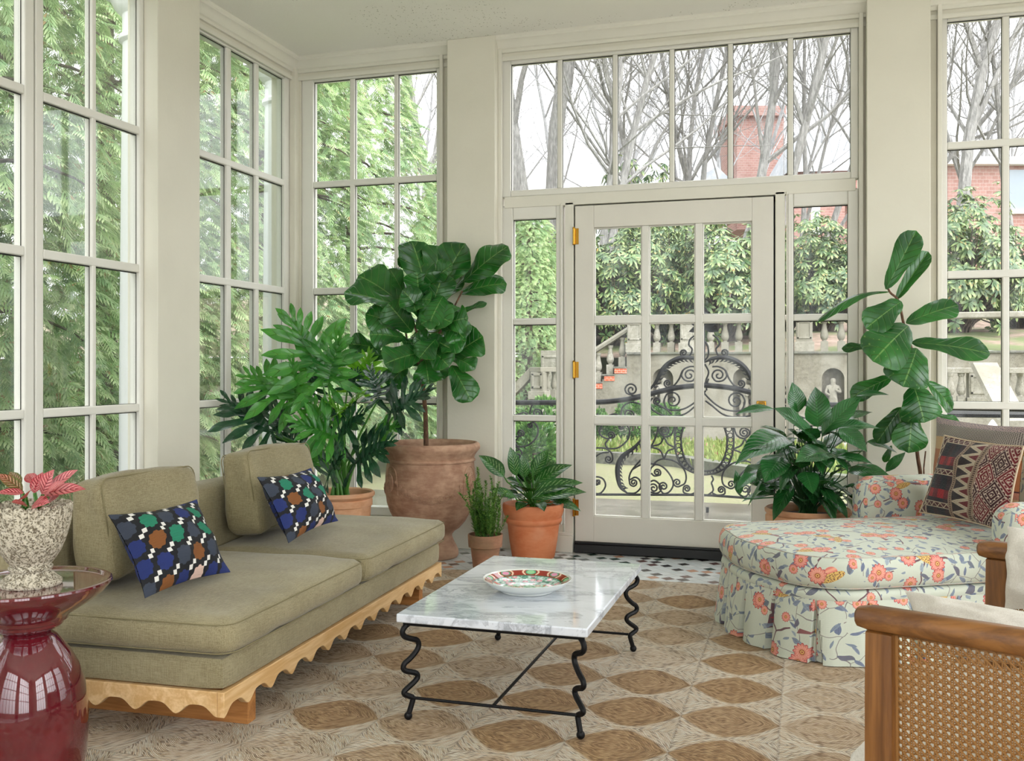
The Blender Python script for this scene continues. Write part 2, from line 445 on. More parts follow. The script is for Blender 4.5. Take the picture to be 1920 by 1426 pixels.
# windows
def cols3(a, b, c, d, e, f): return [(a, b), (c, d), (e, f)]
window('left', 2.86, 3.588, .17, 3.15, [(2.95, 3.23), (3.262, 3.532)], ZR)                # left casement, near sash
window('left', 3.596, 4.40, .17, 3.15, [(3.644, 3.968), (3.996, 4.318)], ZR)                # far sash
window('left', 4.735, 5.875, .17, 3.15, cols3(4.84, 5.129, 5.178, 5.452, 5.494, 5.808), ZR)
window('back', -3.30, -2.255, .17, 3.15, cols3(-3.213, -2.939, -2.904, -2.614, -2.587, -2.31), ZR)
window('back', -1.86, .305, 2.255, 3.15, [(-1.80, -1.492), (-1.462, -1.138), (-1.108, -.786), (-.756, -.436), (-.406, -.09), (-.058, .262)], [(2.297, 3.108)])
RD = [(1.475, 2.108), (.858, 1.435), (ZB, .82)]
window('back', -1.86, -1.455, .17, 2.2, [(-1.785, -1.50)], RD)
window('back', -.09, .305, .17, 2.2, [(-.057, .247)], RD)
window('back', .72, 1.74, .17, 3.15, cols3(.778, 1.06, 1.096, 1.38, 1.416, 1.69), ZR)
window('left', 1.0, 2.46, .17, 3.15, [(1.06, 1.39), (1.425, 1.715), (1.765, 2.06), (2.095, 2.40)], ZR)
window('left', -.86, .62, .17, 3.15, [(-.8, -.46), (-.425, -.135), (-.085, .21), (.245, .56)], ZR)
for a in (-.6, 1.5, 3.6):
    window('right', a, a+1.7, .17, 3.15, [(a+.06+.4*k, a+.42+.4*k) for k in range(4)], ZR)
for a in (-2.6, -.1):
    window('rear', a, a+2.1, .17, 3.15, [(a+.07+.4*k, a+.43+.4*k) for k in range(5)], ZR)
# the garden door
mb = MB(); D0, D1 = -.058, -.008
dc = [(-1.256, -.956), (-.912, -.630), (-.586, -.294)]; dr = [(1.479, 2.035), (.856, 1.435), (.232, .806)]
for s0, s1, z0, z1 in ((-1.376, -1.256, .03, 2.176), (-.294, -.17, .03, 2.176), (-1.256, -.294, 2.035, 2.176), (-1.256, -.294, .03, .232)): wbox(mb, 'back', s0, s1, D0, D1, z0, z1)
door = struct(mb.build('door_1', M_DOOR, bevel=.003))
mb = MB()
for i in range(2): wbox(mb, 'back', dc[i][1], dc[i+1][0], D0+.008, D1-.004, .232, 2.035)
for i in range(2): wbox(mb, 'back', -1.256, -.294, D0+.010, D1-.0055, dr[i+1][1], dr[i][0])
for c in dc:                               # moulded lip round every pane
    for r in dr:
        for q in ((c[0], c[0]+.007, r[0], r[1]), (c[1]-.007, c[1], r[0], r[1]), (c[0], c[1], r[0], r[0]+.007), (c[0], c[1], r[1]-.007, r[1])): wbox(mb, 'back', q[0], q[1], -.045, -.02, q[2], q[3])
mb.build('glazing_bars', M_SASH, door, bevel=.004)
mb = MB()
for c in dc:
    for r in dr: wbox(mb, 'back', c[0]-.003, c[1]+.003, -.04, -.036, r[0]-.003, r[1]+.003)
mb.build('window_glass', M_GLASS, door, smooth=False)
mb = MB(); wbox(mb, 'back', -1.376, -.17, -.02, .022, .004, .058); wbox(mb, 'back', -1.376, -.17, -.02, .012, .058, .073)
mb.build('door_sweep', M_BLACK, door, bevel=.004)
for z in (1.985, 1.147, .282):
    mb = MB(); c = WM['back'] @ V(-1.381, .004, z-.055)
    mb.lathe([(.0075, 0), (.0095, .004), (.0075, .006), (.0075, .104), (.0095, .106), (.0075, .11), (.003, .114)], c, 14); wbox(mb, 'back', -1.376, -1.352, -.01, -.004, z-.05, z+.05)
    mb.build('hinge', M_BRASS, door, bevel=.0008)
mb = MB(); wbox(mb, 'back', -.268, -.212, -.01, .0, .905, .962)
kn = mb.build('door_knob', M_BRASS, door, bevel=.004)
mb = MB(); M = WM['back']
mb.lathe([(.009, 0), (.009, .02), (.014, .026), (.021, .036), (.024, .046), (.021, .056), (.012, .061), (.001, .062)], (0, 0, 0), 24)
mb.v = [tuple(V(-.24, YB-z, .934+y)) for x, y, z in [(p[0], p[1], p[2]) for p in mb.v]] if False else [tuple(V(-.24+p[0], YB-p[2], .934+p[1])) for p in mb.v]
mb.build('knob', M_BRASS, kn)
mb2.v = []; mb2.f = []; mb2.uv = []; mb2.mi = []
wbox(mb2, 'back', -1.388, -1.370, -.10, -.062, 0, 2.18); wbox(mb2, 'back', -.176, -.158, -.10, -.062, 0, 2.18); wbox(mb2, 'back', -1.388, -.158, -.10, -.062, 2.15, 2.215); wbox(mb2, 'back', -1.388, -.158, -.10, -.062, 0, .03)
struct(mb2.build('trim_8', M_BLACK, smooth=False))  # black strips added behind the door gap so no daylight shows through
# casement hinges painted over
for z in (3.03, 1.62):
    mb = MB(); p = V(XL+.03, yl(284, XL+.03), z-.075)
    mb.lathe([(.004, 0), (.011, .006), (.009, .012), (.009, .14), (.011, .146), (.004, .152)], p, 14); mb.box(p.x-.04, p.x, p.y-.004, p.y+.02, p.z+.015, p.z+.137)
    tag(mb.build('casement_hinge', M_TRIM), 'white painted casement hinge %s the casement window by the pilaster' % ('high on' if z > 2 else 'halfway up'), 'hinge', 'painted casement hinges')
# ------------------------------------------------------------------ furniture materials
def cell(m, u, v, scale, rnd=1.0, seed=0.0):
    n = m.voro(m.vec(u+seed, v+seed*.7), scale, 'F1', '2D', rnd)
    x = m.node('ShaderNodeSeparateXYZ'); m.nt.links.new(n.outputs['Position'], x.inputs[0])
    c = m.node('ShaderNodeSeparateColor'); m.nt.links.new(n.outputs['Color'], c.inputs[0])
    lx = (u+seed-S(m.nt, x.outputs[0]))*scale; ly = (v+seed*.7-S(m.nt, x.outputs[1]))*scale
    return lx, ly, S(m.nt, c.outputs[0]), S(m.nt, c.outputs[1]), S(m.nt, c.outputs[2])
def rot(lx, ly, a):
    c, s_ = a.cos(), a.sin(); return lx*c+ly*s_, ly*c-lx*s_
def floral_mat():
    m = Mat('floral_chintz', rough=.75, sheen=.15); u, v, _ = m.xyz('UV')
    w = m.noise(m.vec(u, v), 6, 2); wu = u+(w-.5)*.10; w2 = m.noise(m.vec(u+7.0, v), 6, 2); wv = v+(w2-.5)*.10
    base = m.mix(m.noise(m.vec(u, v), 9, 2), (206, 212, 196), (200, 206, 189)); col = base
    def layer(mask, c, col): return m.mix(mask, col, c)
    # branches
    e = m.voro(m.vec(wu*1.0, wv*1.0), 4.6, 'DISTANCE_TO_EDGE', '2D'); d = S(m.nt, e.outputs['Distance'])
    gate = m.noise(m.vec(u+3.0, v), 5.5, 1)
    col = layer((d < .015)*(gate > .52), (112, 82, 88), col)
    e = m.voro(m.vec(wu, wv+4.0), 9.5, 'DISTANCE_TO_EDGE', '2D'); d = S(m.nt, e.outputs['Distance'])
    col = layer((d < .013)*(gate < .50), (136, 130, 126), col)
    # leaves: three overlapping layers of small blades
    for k, (sc, keep, cA, cB) in enumerate(((19, .52, (142, 154, 170), (108, 118, 142)), (25, .50, (164, 176, 184), (124, 138, 154)), (15, .26, (120, 130, 140), (104, 92, 106)))):
        lx, ly, r1, r2, r3 = cell(m, wu, wv, sc, 1, 1.3*k+.2); x, y = rot(lx, ly, r2*6.283)
        wid = (1.0-(x/.42)**2).mx(0.0)*.15
        msk = (y.abs() < wid)*(r1 < keep)*(gate < .60)
        cc = m.mix(((y.abs() < .018)+(((x*26.0+y.abs()*20.0).sin() > .72)*.5)).mn(1.0)*.45, m.mix(r3, cA, cB), (90, 100, 122)); col = layer(msk, cc, col)
    # birds and butterflies
    lx, ly, r1, r2, r3 = cell(m, u, v, 5.0, .8, 5.0); x, y = rot(lx, ly, (r2-.5)*2.4)
    body = ((x/.24)**2.0+(y/.085)**2.0) < 1.0
    tail = (x > .16)*(x < .46)*((y+(x-.16)*.5).abs() < (x-.10)*.16)
    wing = (((x+.02)/.12)**2.0+((y-.1)/.10)**2.0) < 1.0
    dots = m.voro(m.vec(u, v), 150, 'F1', '2D'); dd = S(m.nt, dots.outputs['Distance'])
    col = layer(tail*(r1 < .40), (142, 92, 92), col); col = layer(wing*(r1 < .40), m.mix((y*60.0).sin().ramp(-1, 1), (226, 128, 112), (236, 170, 140)), col)
    col = layer(body*(r1 < .40), m.mix((dd < .3), (222, 184, 104), (120, 78, 60)), col)
    # flowers
    for sc, R, keep, sd in ((8.0, .26, .32, 9.0), (14.0, .26, .26, 2.7), (9.0, .25, .26, 6.1)):
        lx, ly, r1, r2, r3 = cell(m, u, v, sc, .85, sd)
        r = (lx*lx+ly*ly).sqrt(); a = ly.at2(lx)
        rr = r/((a*6.0+r2*6.0).cos().abs()*.22+.86)/R
        pet = ((a*18.0+r*30.0).sin()*.5+.5)*.45+((rr*14.0).sin()*.5+.5)*.35
        fc = m.mix(pet, m.mix(r3, (228, 138, 118), (212, 104, 102)), (242, 188, 164))
        fc = m.mix(rr < .34, fc, m.mix((rr*30.0).sin() > 0.0, (236, 196, 110), (168, 72, 62))); fc = m.mix((rr > .9), fc, (176, 70, 74))
        col = layer((rr < 1.0)*(r1 < keep), fc, col)
    m.set(col=col); th = (u*1400.0).sin()*.5+(v*1400.0).sin()*.5
    m.bump(th, .0004, .6); return m
M_FLORAL = floral_mat()
def linen_mat(name, a, b, sc=1.0, rough=.85, bd=.0012):
    m = Mat(name, rough=rough, sheen=.2); x, y, z = m.xyz('Object'); k = 1.0
    n1 = m.noise(m.vec(x*30.0, y*420.0*sc, z*420.0*sc), 1.0, 2); n2 = m.noise(m.vec(x*420.0*sc, y*30.0, z*420.0*sc), 1.0, 2); n3 = m.noise(m.vec(x*420.0*sc, y*420.0*sc, z*26.0), 1.0, 2)
    n = n1*.34+n2*.33+n3*.33; big = m.noise(m.vec(x, y, z), 4, 2)
    m.set(col=m.mix((n*.75+big*.25).ramp(.36, .64), a, b)); m.bump(n, bd); return m
M_OLIVE = linen_mat('olive_linen', (120, 109, 76), (160, 150, 116), .9)
M_OLIVE2 = Mat('olive_piping', col=(128, 119, 86), rough=.9)
M_CREAM = linen_mat('oatmeal_linen', (214, 207, 194), (236, 231, 221), 1.2)
def wood_mat(name, a, b, ax=0, rough=.4, sc=1.0):
    m = Mat(name, rough=rough); q = m.xyz('Object'); L = [14.0*sc]*3; L[ax] = 1.3*sc
    v = m.vec(q[0]*L[0], q[1]*L[1], q[2]*L[2]); n = m.noise(v, 1.6, 4, .6, .9); g = m.noise(m.vec(q[0]*L[0]*9, q[1]*L[1]*9, q[2]*L[2]*9), 1.0, 2)
    m.set(col=m.mix((n*.8+g*.2).ramp(.36, .66), a, b)); m.bump(g, .0006); return m
M_MAPLE = wood_mat('pale_maple', (206, 164, 108), (232, 198, 148), 1)
M_MAPLE2 = wood_mat('honey_maple', (150, 96, 48), (190, 132, 74), 0)
M_OAKX = wood_mat('brown_oak', (100, 62, 28), (146, 98, 50), 0, .35)
M_OAKZ = wood_mat('brown_oak_upright', (100, 62, 28), (144, 96, 48), 2, .35)
M_CANE = Mat('woven_cane', col=(150, 104, 50), rough=.45)
def marble_mat():
    m = Mat('grey_veined_marble', rough=.07, coat=.3); x, y, z = m.pos(); v = m.vec(x, y*1.0, z)
    w = m.noise(v, 3.2, 6, .62, .8); v2 = m.vec(x*.8+(w-.5)*.5, y*2.2+(w-.5)*.5, z)
    n = m.noise(v2, 7, 7, .68, .6); vein = (n-.5).abs(); n2 = m.noise(v2, 2.6, 4); vein2 = (n2-.5).abs()
    f = (1.0-vein.ramp(0, .055))*.55*n2.ramp(.38, .62)+(1.0-vein2.ramp(0, .05))*.35+n.ramp(.45, .8)*.25
    m.set(col=m.mix(f.mn(1.0), (226, 231, 238), (112, 120, 130))); return m
M_MARBLE = marble_mat()
M_IRON = Mat('black_wrought_iron', col=(13, 13, 15), rough=.5, spec=.25)
def red_mat():
    m = Mat('oxblood_glaze', rough=.06, coat=1.0); x, y, z = m.xyz('Object'); m.set(col=m.mix(m.noise(m.vec(x, y, z), 6, 4).ramp(.4, .75), (86, 14, 26), (104, 24, 34))); return m
M_RED = red_mat()
def star_mat():
    m = Mat('patchwork_star_cotton', rough=.8); u, v, _ = m.xyz('UV')
    X = u*5.4+.35; Y = v*3.9+.45; iX, iY = X.fl(), Y.fl(); x = X.fr()-.5; y = Y.fr()-.5
    ax, ay = x.abs(), y.abs()
    star = (ax.mx(ay) < .325).mx((ax+ay) < .465)
    r = m.white(m.vec(iX*1.0, iY*1.0, 23.0))
    colr = m.cramp(r, [(0, (58, 66, 82)), (.30, (28, 46, 112)), (.52, (138, 84, 34)), (.70, (238, 204, 188)), (.86, (30, 132, 100)), (.96, (44, 52, 70))], True)
    nz = m.noise(m.vec(u*3.0, v*90.0), 3, 3); colr = m.mix(nz.ramp(.3, .8)*.35, colr, (20, 24, 36))
    dx = .5-ax; dy = .5-ay
    sq = (dx < .20)*(dy < .20); px = x*y > 0.0; white = sq*px
    circ = (((ax-.5)**2.0+ay*ay).sqrt() < .105).mx(((ay-.5)**2.0+ax*ax).sqrt() < .105)
    col = m.mix(star, (15, 16, 21), colr); col = m.mix(circ, col, (17, 18, 24)); col = m.mix(sq, col, (14, 15, 20)); col = m.mix(white, col, (236, 234, 228))
    m.set(col=col); m.bump(m.noise(m.vec(u*300.0, v*300.0), 1, 2)+star*.6, .0012); return m
M_STAR = star_mat()
def tri(a): return (a.fr()*2.0-1.0).abs()
def kilim_red_mat():
    m = Mat('red_kilim_wool', rough=.95, sheen=.2); u, v, _ = m.xyz('UV'); U = u; Vv = v
    X = U*1.5                              # the panel that shows most is the first third
    cream = (222, 205, 180); red = (150, 28, 36); dk = (30, 30, 42)
    # plaid field
    band = (Vv*2.4+.05).fr(); chk = ((X*4.6+.2).fr() > .5)
    fld = m.mix(((band < .58)+(band > .85)).mn(1.0), m.mix(chk, (186, 30, 42), (124, 24, 40)), m.mix(chk, (28, 30, 44), (52, 26, 40)))
    zz = (tri(X*9.0)-(band-.31)/.12).abs(); strip = (band > .28)*(band < .46)
    sc = m.mix(((zz < .16)+(band < .305)+(band > .435)).mn(1.0), (88, 30, 38), cream); fld = m.mix(strip*1.0, fld, sc)
    # zigzag column and diamond lattice
    z1 = (tri(Vv*7.0)-((X-.66)/.28)).abs(); z2 = (tri(Vv*7.0)-((X-.74)/.28)).abs()
    dia = ((tri(Vv*7.0+.5)-.5).abs()*.9+((X-.94)*3.0).abs()); zc = m.mix((z1 < .14).mx(z2 < .13), m.mix((tri(Vv*7.0) > (X-.68)/.28), (120, 22, 34), (40, 20, 26)), cream)
    lx = (X-1.3)*3.0; dd = (tri(Vv*2.6)*.9+tri(lx*1.0)*.9); lat = ((dd*5.0).fr() < .22); hol = ((X*26.0).fr() > .45)*((Vv*26.0).fr() > .45)*((dd*5.0).fl().mod(2.0) < .5)
    lc = m.mix(lat.mx(hol), m.mix((dd > .9), (128, 20, 34), (70, 18, 28)), (232, 208, 190))
    col = m.mix(X > .62, fld, zc); col = m.mix(X > .98, col, lc)
    br = (((X-.62).abs() < .035)+((X-.98).abs() < .045)).mn(1.0)
    bs = m.mix(((X*60.0).fr() > .55), (206, 184, 158), (134, 92, 78)); bs = m.mix((((X-.62).abs() < .013)+((X-.98).abs() < .017)).mn(1.0)*((Vv*40.0).fr() > .4), bs, (92, 64, 50)); col = m.mix(br, col, bs)
    lb = X < .135; z3 = (tri(Vv*8.0)-(X-.02)/.09).abs(); col = m.mix(lb, col, m.mix(((z3 < .2)+(X < .02)+(X > .115)).mn(1.0), (84, 34, 40), cream))
    th = (Vv*420.0).sin()*.6+m.noise(m.vec(X*160.0, Vv*160.0), 1, 2)
    m.set(col=m.mix(m.noise(m.vec(X*50.0, Vv*50.0), 1, 3)*.3, col, (40, 30, 34))); m.bump(th, .002); return m
M_KRED = kilim_red_mat()
def kilim_stripe_mat():
    m = Mat('striped_kilim_wool', rough=.95, sheen=.2); u, v, _ = m.xyz('UV')
    col = m.cramp(v, [(0, (110, 96, 92)), (.10, (214, 180, 134)), (.24, (206, 140, 114)), (.31, (84, 50, 58)), (.325, (190, 120, 74)), (.66, (212, 176, 128)), (.80, (190, 182, 172)), (.94, (208, 184, 176))], True)
    rib = ((v > .80)*(v < .94)); tick = ((u*62.0).fr() > .42)*((v*64.0+(u*62.0).fl()*.37).fr() > .3)
    col = m.mix(rib*tick, col, (78, 72, 70)); nz = m.noise(m.vec(u*120.0, v*120.0), 1, 3)
    col = m.mix((v > .94)*nz.ramp(.45, .6), col, (96, 96, 122)); col = m.mix(nz.ramp(.3, .8)*.25, col, (90, 60, 40))
    m.set(col=col); m.bump(nz+rib*tick*.8, .003); return m
M_KSTR = kilim_stripe_mat()
def rug_mat():
    m = Mat('seagrass_squares', rough=.92); x, y, z = m.pos()
    X = (x+.855+.1565)/.313; Y = (y-2.88+.158)/.316; iX, iY = X.fl(), Y.fl(); px = X.fr()-.5; py = Y.fr()-.5
    wob = (m.noise(m.vec(x, y, 0.0), 9, 2)-.5); wob2 = (m.noise(m.vec(x+5.0, y, 0.0), 4, 2)-.5)
    px2 = px+wob2*.06; py2 = py+wob*.07+wob2*.05
    bx = (px2.abs()*2.0).mn(1.0); lim = (1.0-bx**1.7)*.45
    rn = m.white(m.vec(iX, iY, 2.0)); soft = ((lim-py2.abs())/.05).ramp(-.6, .6); kd = soft*((rn*1.0+.22).mn(1.0))
    ring = (py2.abs()-lim)*.316/.0068                # plaits follow the eye shape
    row = ring+m.noise(m.vec(x*14.0, y*14.0, 0.0), 1, 2)*.25
    rf = row.fr(); ri = row.fl(); arc = (x*1.0)*78.0+ri*.37+rf*.9; tf = arc.fr(); ti = arc.fl()
    r1 = m.white(m.vec(ti, ri, iX+iY*7.0)); r2 = m.white(m.vec(ti, ri, 5.0+iX))
    h = (rf.pp(.5)*2.0).ramp(.06, .62)*(.35+(tf.pp(.5)*2.0).ramp(.0, .45)*.65)
    light = m.mix(r1, (255, 247, 228), (236, 212, 178)); dk = m.mix(r1, (218, 182, 136), (172, 134, 92))
    col = m.mix(kd, light, dk); col = m.mix((r2 > .86)*.6, col, (120, 88, 58))
    col = m.mix(((1.0-h.ramp(.08, .46)))*.62, col, (92, 66, 44))
    seam = ((px+wob*.02).abs() > .487).mx((py+wob*.02).abs() > .489); col = m.mix(seam*.35*m.noise(m.vec(x*40.0, y*40.0, 0.0), 1, 2), col, (92, 66, 44))
    m.set(col=col); m.bump(h+r1*.25, .004); return m
M_RUG = rug_mat()
def plate_mat():
    m = Mat('painted_porcelain', rough=.05, coat=.6); x, y, z = m.xyz('Object'); r = (x*x+y*y).sqrt()/.158; a = y.at2(x)
    nz = m.noise(m.vec(x*60.0, y*60.0), 1, 4); vor = m.voro(m.vec(x, y), 26, 'F1', '2D'); vd = S(m.nt, vor.outputs['Distance'])
    inn = m.mix(nz.ramp(.42, .6), (206, 226, 218), (70, 140, 116)); inn = m.mix((vd < .28), inn, (226, 150, 168)); inn = m.mix((vd < .12), inn, (244, 226, 214))
    blob = m.noise(m.vec(x*22.0+4.0, y*22.0), 1, 2); inn = m.mix(blob.ramp(.62, .66), inn, (206, 92, 70))
    k = (a*9.0/6.2832).fr()-.5; fr = ((k*3.2)**2.0+((r-.885)*9.0)**2.0).sqrt(); odd = ((a*9.0/6.2832).fl().mod(2.0) < .5)
    bd = m.mix(((fr-.95).abs() < .12)*(k.abs() > .2), (150, 44, 32), (232, 200, 170)); bd = m.mix(fr < .66, bd, (84, 160, 120)); bd = m.mix(fr < .48, bd, m.mix(odd, (226, 150, 180), (150, 206, 150)))
    col = m.mix(r > .78, inn, bd); col = m.mix((r > .985), col, (120, 40, 34)); col = m.mix(((r-.775).abs() < .012), col, (60, 120, 96))
    uv = m.xyz('UV')
    m.set(col=m.mix(uv[1] > .094, (226, 230, 224), col)); return m
M_PLATE = plate_mat()

# ------------------------------------------------------------------ soft shapes
def rbox(mb, F, hx, hy, hz, r, N=(16, 12, 6), crown=0.0, bulge=0.0, pinch=0.0, sag=None, mi=0, noisy=0.0):
    """a padded block centred at the origin of F: rounded edges, domed top, swollen sides"""
    def pt(p):
        x, y, z = p[0]*hx, p[1]*hy, p[2]*hz
        i = V(max(-hx+r, min(hx-r, x)), max(-hy+r, min(hy-r, y)), max(-hz+r, min(hz-r, z))); d = V(x, y, z)-i
        if d.length > 1e-9: d = d.normalized()*r
        q = i+d; X, Y, Z = q.x/hx, q.y/hy, q.z/hz
        q.z += crown*(1-X*X)*(1-Y*Y)*(1 if Z > 0 else -.3)*abs(Z)
        q.x += bulge*(1-Y*Y)*(1-Z*Z)*X; q.y += bulge*(1-X*X)*(1-Z*Z)*Y
        if pinch: q.x *= 1-pinch*(1-Y*Y)*abs(X); q.y *= 1-pinch*(1-X*X)*abs(Y)
        if noisy: q += mnoise.noise_vector(V(q.x*7, q.y*7, q.z*7+hx*9))*noisy
        if sag: q = sag(q)
        return F(q)
    for ax in range(3):
        for sg in (-1, 1):
            b, c = (ax+1) % 3, (ax+2) % 3; H = (hx, hy, hz)
            def fn(u, v):
                p = [0, 0, 0]; p[ax] = sg; p[b] = 2*u-1; p[c] = 2*v-1; return pt(p)
            def uvf(u, v):
                q = [0, 0, 0]; q[ax] = sg*H[ax]; q[b] = (2*u-1)*H[b]; q[c] = (2*v-1)*H[c]
                return (q[0], q[1]) if ax == 2 else ((q[1]+3.1, q[2]+hy) if ax == 0 else (q[0], q[2]-hy-.04))
            n = len(mb.f); mb.grid(fn, N[b], N[c], uvf, mi=mi)
            if sg < 0:
                k0 = sum(len(f) for f in mb.f[:n]); 
                for k in range(n, len(mb.f)):
                    mb.f[k] = mb.f[k][::-1]; o = k0+(k-n)*4; mb.uv[o:o+4] = mb.uv[o:o+4][::-1]
    return mb
def rim(F, hx, hy, z, r, n=6, out=0.0):
    """the seam line running round a padded block at height z"""
    pts = []
    for cx, cy, a0 in ((hx-r, hy-r, 0), (-hx+r, hy-r, 90), (-hx+r, -hy+r, 180), (hx-r, -hy+r, 270)):
        for k in range(n+1):
            a = math.radians(a0+90*k/n); pts.append(F(V(cx+(r+out)*math.cos(a), cy+(r+out)*math.sin(a), z)))
    pts2 = []
    for i, p in enumerate(pts):
        q = pts[(i+1) % len(pts)]; k = max(1, int((q-p).length/.06))
        pts2 += [p.lerp(q, j/k) for j in range(k)]
    return pts2+[pts2[0]]
def pillow(mb, TL, TR, BR, BL, thick, n=22, inset=.05, seed=0, mi=0, crease=.004):
    TL, TR, BR, BL = map(Vector, (TL, TR, BR, BL)); C = (TL+TR+BR+BL)/4
    nr = ((TR-BL).cross(TL-BR)).normalized()
    def mk(sg):
        def fn(u, v):
            a, b = 2*u-1, 2*v-1
            p = (BL*(1-u)+BR*u)*(1-v)+(TL*(1-u)+TR*u)*v
            p = p+(C-p)*inset*((1-a*a)*b*b+(1-b*b)*a*a)
            h = max(0, (1-a**4)*(1-b**4))**.62*(.55+.45*(1-a*a)*(1-b*b))
            w = mnoise.noise(V(a*2.4+seed, b*2.4, sg*3))*crease*6*h+mnoise.noise(V(a*7+seed, b*7, sg*3))*crease*h
            return p+nr*sg*(thick*h+w+.0012)
        return fn
    for sg in (1, -1):
        k = len(mb.f); mb.grid(mk(sg), n, n, lambda u, v: (u, v), mi=mi)
        if sg < 0:
            for i in range(k, len(mb.f)): mb.f[i] = mb.f[i][::-1]
    return mb
def pillow_edge(TL, TR, BR, BL, inset, n=14):
    TL, TR, BR, BL = map(Vector, (TL, TR, BR, BL)); C = (TL+TR+BR+BL)/4; pts = []
    for A, B in ((TL, TR), (TR, BR), (BR, BL), (BL, TL)):
        for k in range(n):
            t = k/n; p = A.lerp(B, t); a = 2*t-1; pts.append(p+(C-p)*inset*(1-a*a))
    return pts+[pts[0]]

# ------------------------------------------------------------------ rug
RZ = .012
mb = MB()
def rugf(u, v):
    x, y = -2.42+u*4.5, .2+v*5.0; e = mnoise.noise(V(x*3, y*3, 0))*.012
    return V(x+(e if u in (0, 1) else 0), y+(e if v in (0, 1) else 0)-(.10*(max(0, -x-1.6))/.9*v), RZ)
mb.grid(rugf, 60, 60); n = len(mb.v)
ring = [i*61 for i in range(61)]+[60*61+j for j in range(1, 61)]+[i*61+60 for i in range(59, -1, -1)]+[j for j in range(59, 0, -1)]
o = len(mb.v); mb.v += [(mb.v[i][0], mb.v[i][1], .0005) for i in ring]
for k in range(len(ring)):
    mb.f.append((ring[k], ring[(k+1) % len(ring)], o+(k+1) % len(ring), o+k)); mb.mi.append(0); mb.uv += [(0, 0)]*4
tag(mb.build('seagrass_rug', M_RUG), 'large woven seagrass rug of light and tan eye shapes on the tile floor', 'rug')

# ------------------------------------------------------------------ sofa
SO = V(-1.662, 2.52, 0); SU = V(-.0407, .9992, 0); SVv = V(-.9992, -.0407, 0)
def SP(u, v, z): return SO+SU*u+SVv*v+V(0, 0, z)
SL, SD = 2.035, .90
sofa = root('sofa', SP(SL/2, SD/2, RZ), 'long armless olive green sofa on a scalloped pale wood base', 'sofa')
def scal(L, n):
    pts = [(0, .18), (L, .18)]; m = n*16
    return pts+[(L*(1-k/m), .124-.016*math.cos(2*math.pi*n*(1-k/m))-.004*math.cos(4*math.pi*n*(1-k/m))) for k in range(m+1)]
for nm, f0, f1, L, n in (('front_rail', lambda a, z: SP(a, 0, z), lambda a, z: SP(a, .024, z), SL, 14), ('back_rail', lambda a, z: SP(a, SD-.024, z), lambda a, z: SP(a, SD, z), SL, 14),
                         ('end_rail', lambda a, z: SP(0, .0245+a, z), lambda a, z: SP(.024, .0245+a, z), SD-.05, 6), ('end_rail', lambda a, z: SP(SL-.024, .0245+a, z), lambda a, z: SP(SL, .0245+a, z), SD-.05, 6)):
    MB().prism(scal(L, n), f0, f1).build(nm, M_MAPLE, sofa, bevel=.002)
for u in (.20, 1.80):
    mb = MB(); mb.prism([(.035, RZ), (SD-.06, RZ), (SD-.06, .15), (.035, .15)], lambda a, z: SP(u, a, z), lambda a, z: SP(u+.05, a, z)); mb.build('leg', M_MAPLE2, sofa, bevel=.002, smooth=False)
Mu = Matrix(((SU.x, SVv.x, 0), (SU.y, SVv.y, 0), (0, 0, 1)))
def FR(u, v, z): 
    c = SP(u, v, z); return lambda q: c+Mu @ q
rbox(MB(), FR(SL/2, SD/2, .232), SL/2-.004, SD/2-.004, .053, .022, (30, 14, 4), noisy=.002).build('seat_base', M_OLIVE, sofa, angle=0)
rbox(MB(), FR(SL/2, SD-.095, .47), SL/2-.004, .093, .19, .06, (30, 6, 12), bulge=.006, noisy=.003).build('backrest', M_OLIVE, sofa, angle=0)
for u0, u1 in ((-.012, 1.008), (1.022, 2.045)):
    hx, hy, hz = (u1-u0)/2, .375, .056; F = FR((u0+u1)/2, .365-.015, .341)
    c = rbox(MB(), F, hx, hy, hz, .042, (30, 22, 8), crown=.034, bulge=.016, noisy=.006).build('seat_cushion', M_OLIVE, sofa, angle=0)
    mb = MB(); mb.tube(rim(F, hx-.012, hy-.012, .043, .05, 6, .014), .0017, 6, closed=True); mb.tube(rim(F, hx-.012, hy-.012, -.043, .05, 6, .012), .0022, 6, closed=True); mb.build('piping', M_OLIVE2, c)
def backcush(u, v, z, hx, hz, yaw, lean, label):
    R = Matrix.Rotation(yaw, 3, 'Z') @ Matrix.Rotation(lean, 3, 'X')
    c = SP(u, v, z); F = lambda q: c+Mu @ (R @ q)
    o = rbox(MB(), F, hx, .082, hz, .045, (22, 10, 22), bulge=.012, pinch=.07, noisy=.018, crown=.0).build('back_cushion', M_OLIVE, None, angle=0)
    tag(o, label, 'cushion', 'loose back cushions on the sofa')
    for s in (-1, 1):
        P = lambda q: F(V(q.x*(1-.07*(1-(q.y/hz)**2)), q.z, q.y*(1-.07*(1-(q.x/hx)**2))))
        mb = MB(); mb.tube(rim(P, hx-.011, hz-.011, s*.066, .045, 5, .005), .0024, 6, closed=True); mb.build('piping', M_OLIVE2, o)
backcush(.42, .585, .615, .262, .172, -.06, -.17, 'square olive back cushion standing behind the nearer star patterned pillow')
backcush(1.375, .585, .622, .275, .18, -.06, -.17, 'square olive back cushion standing behind the star patterned pillow nearer the potted plants')
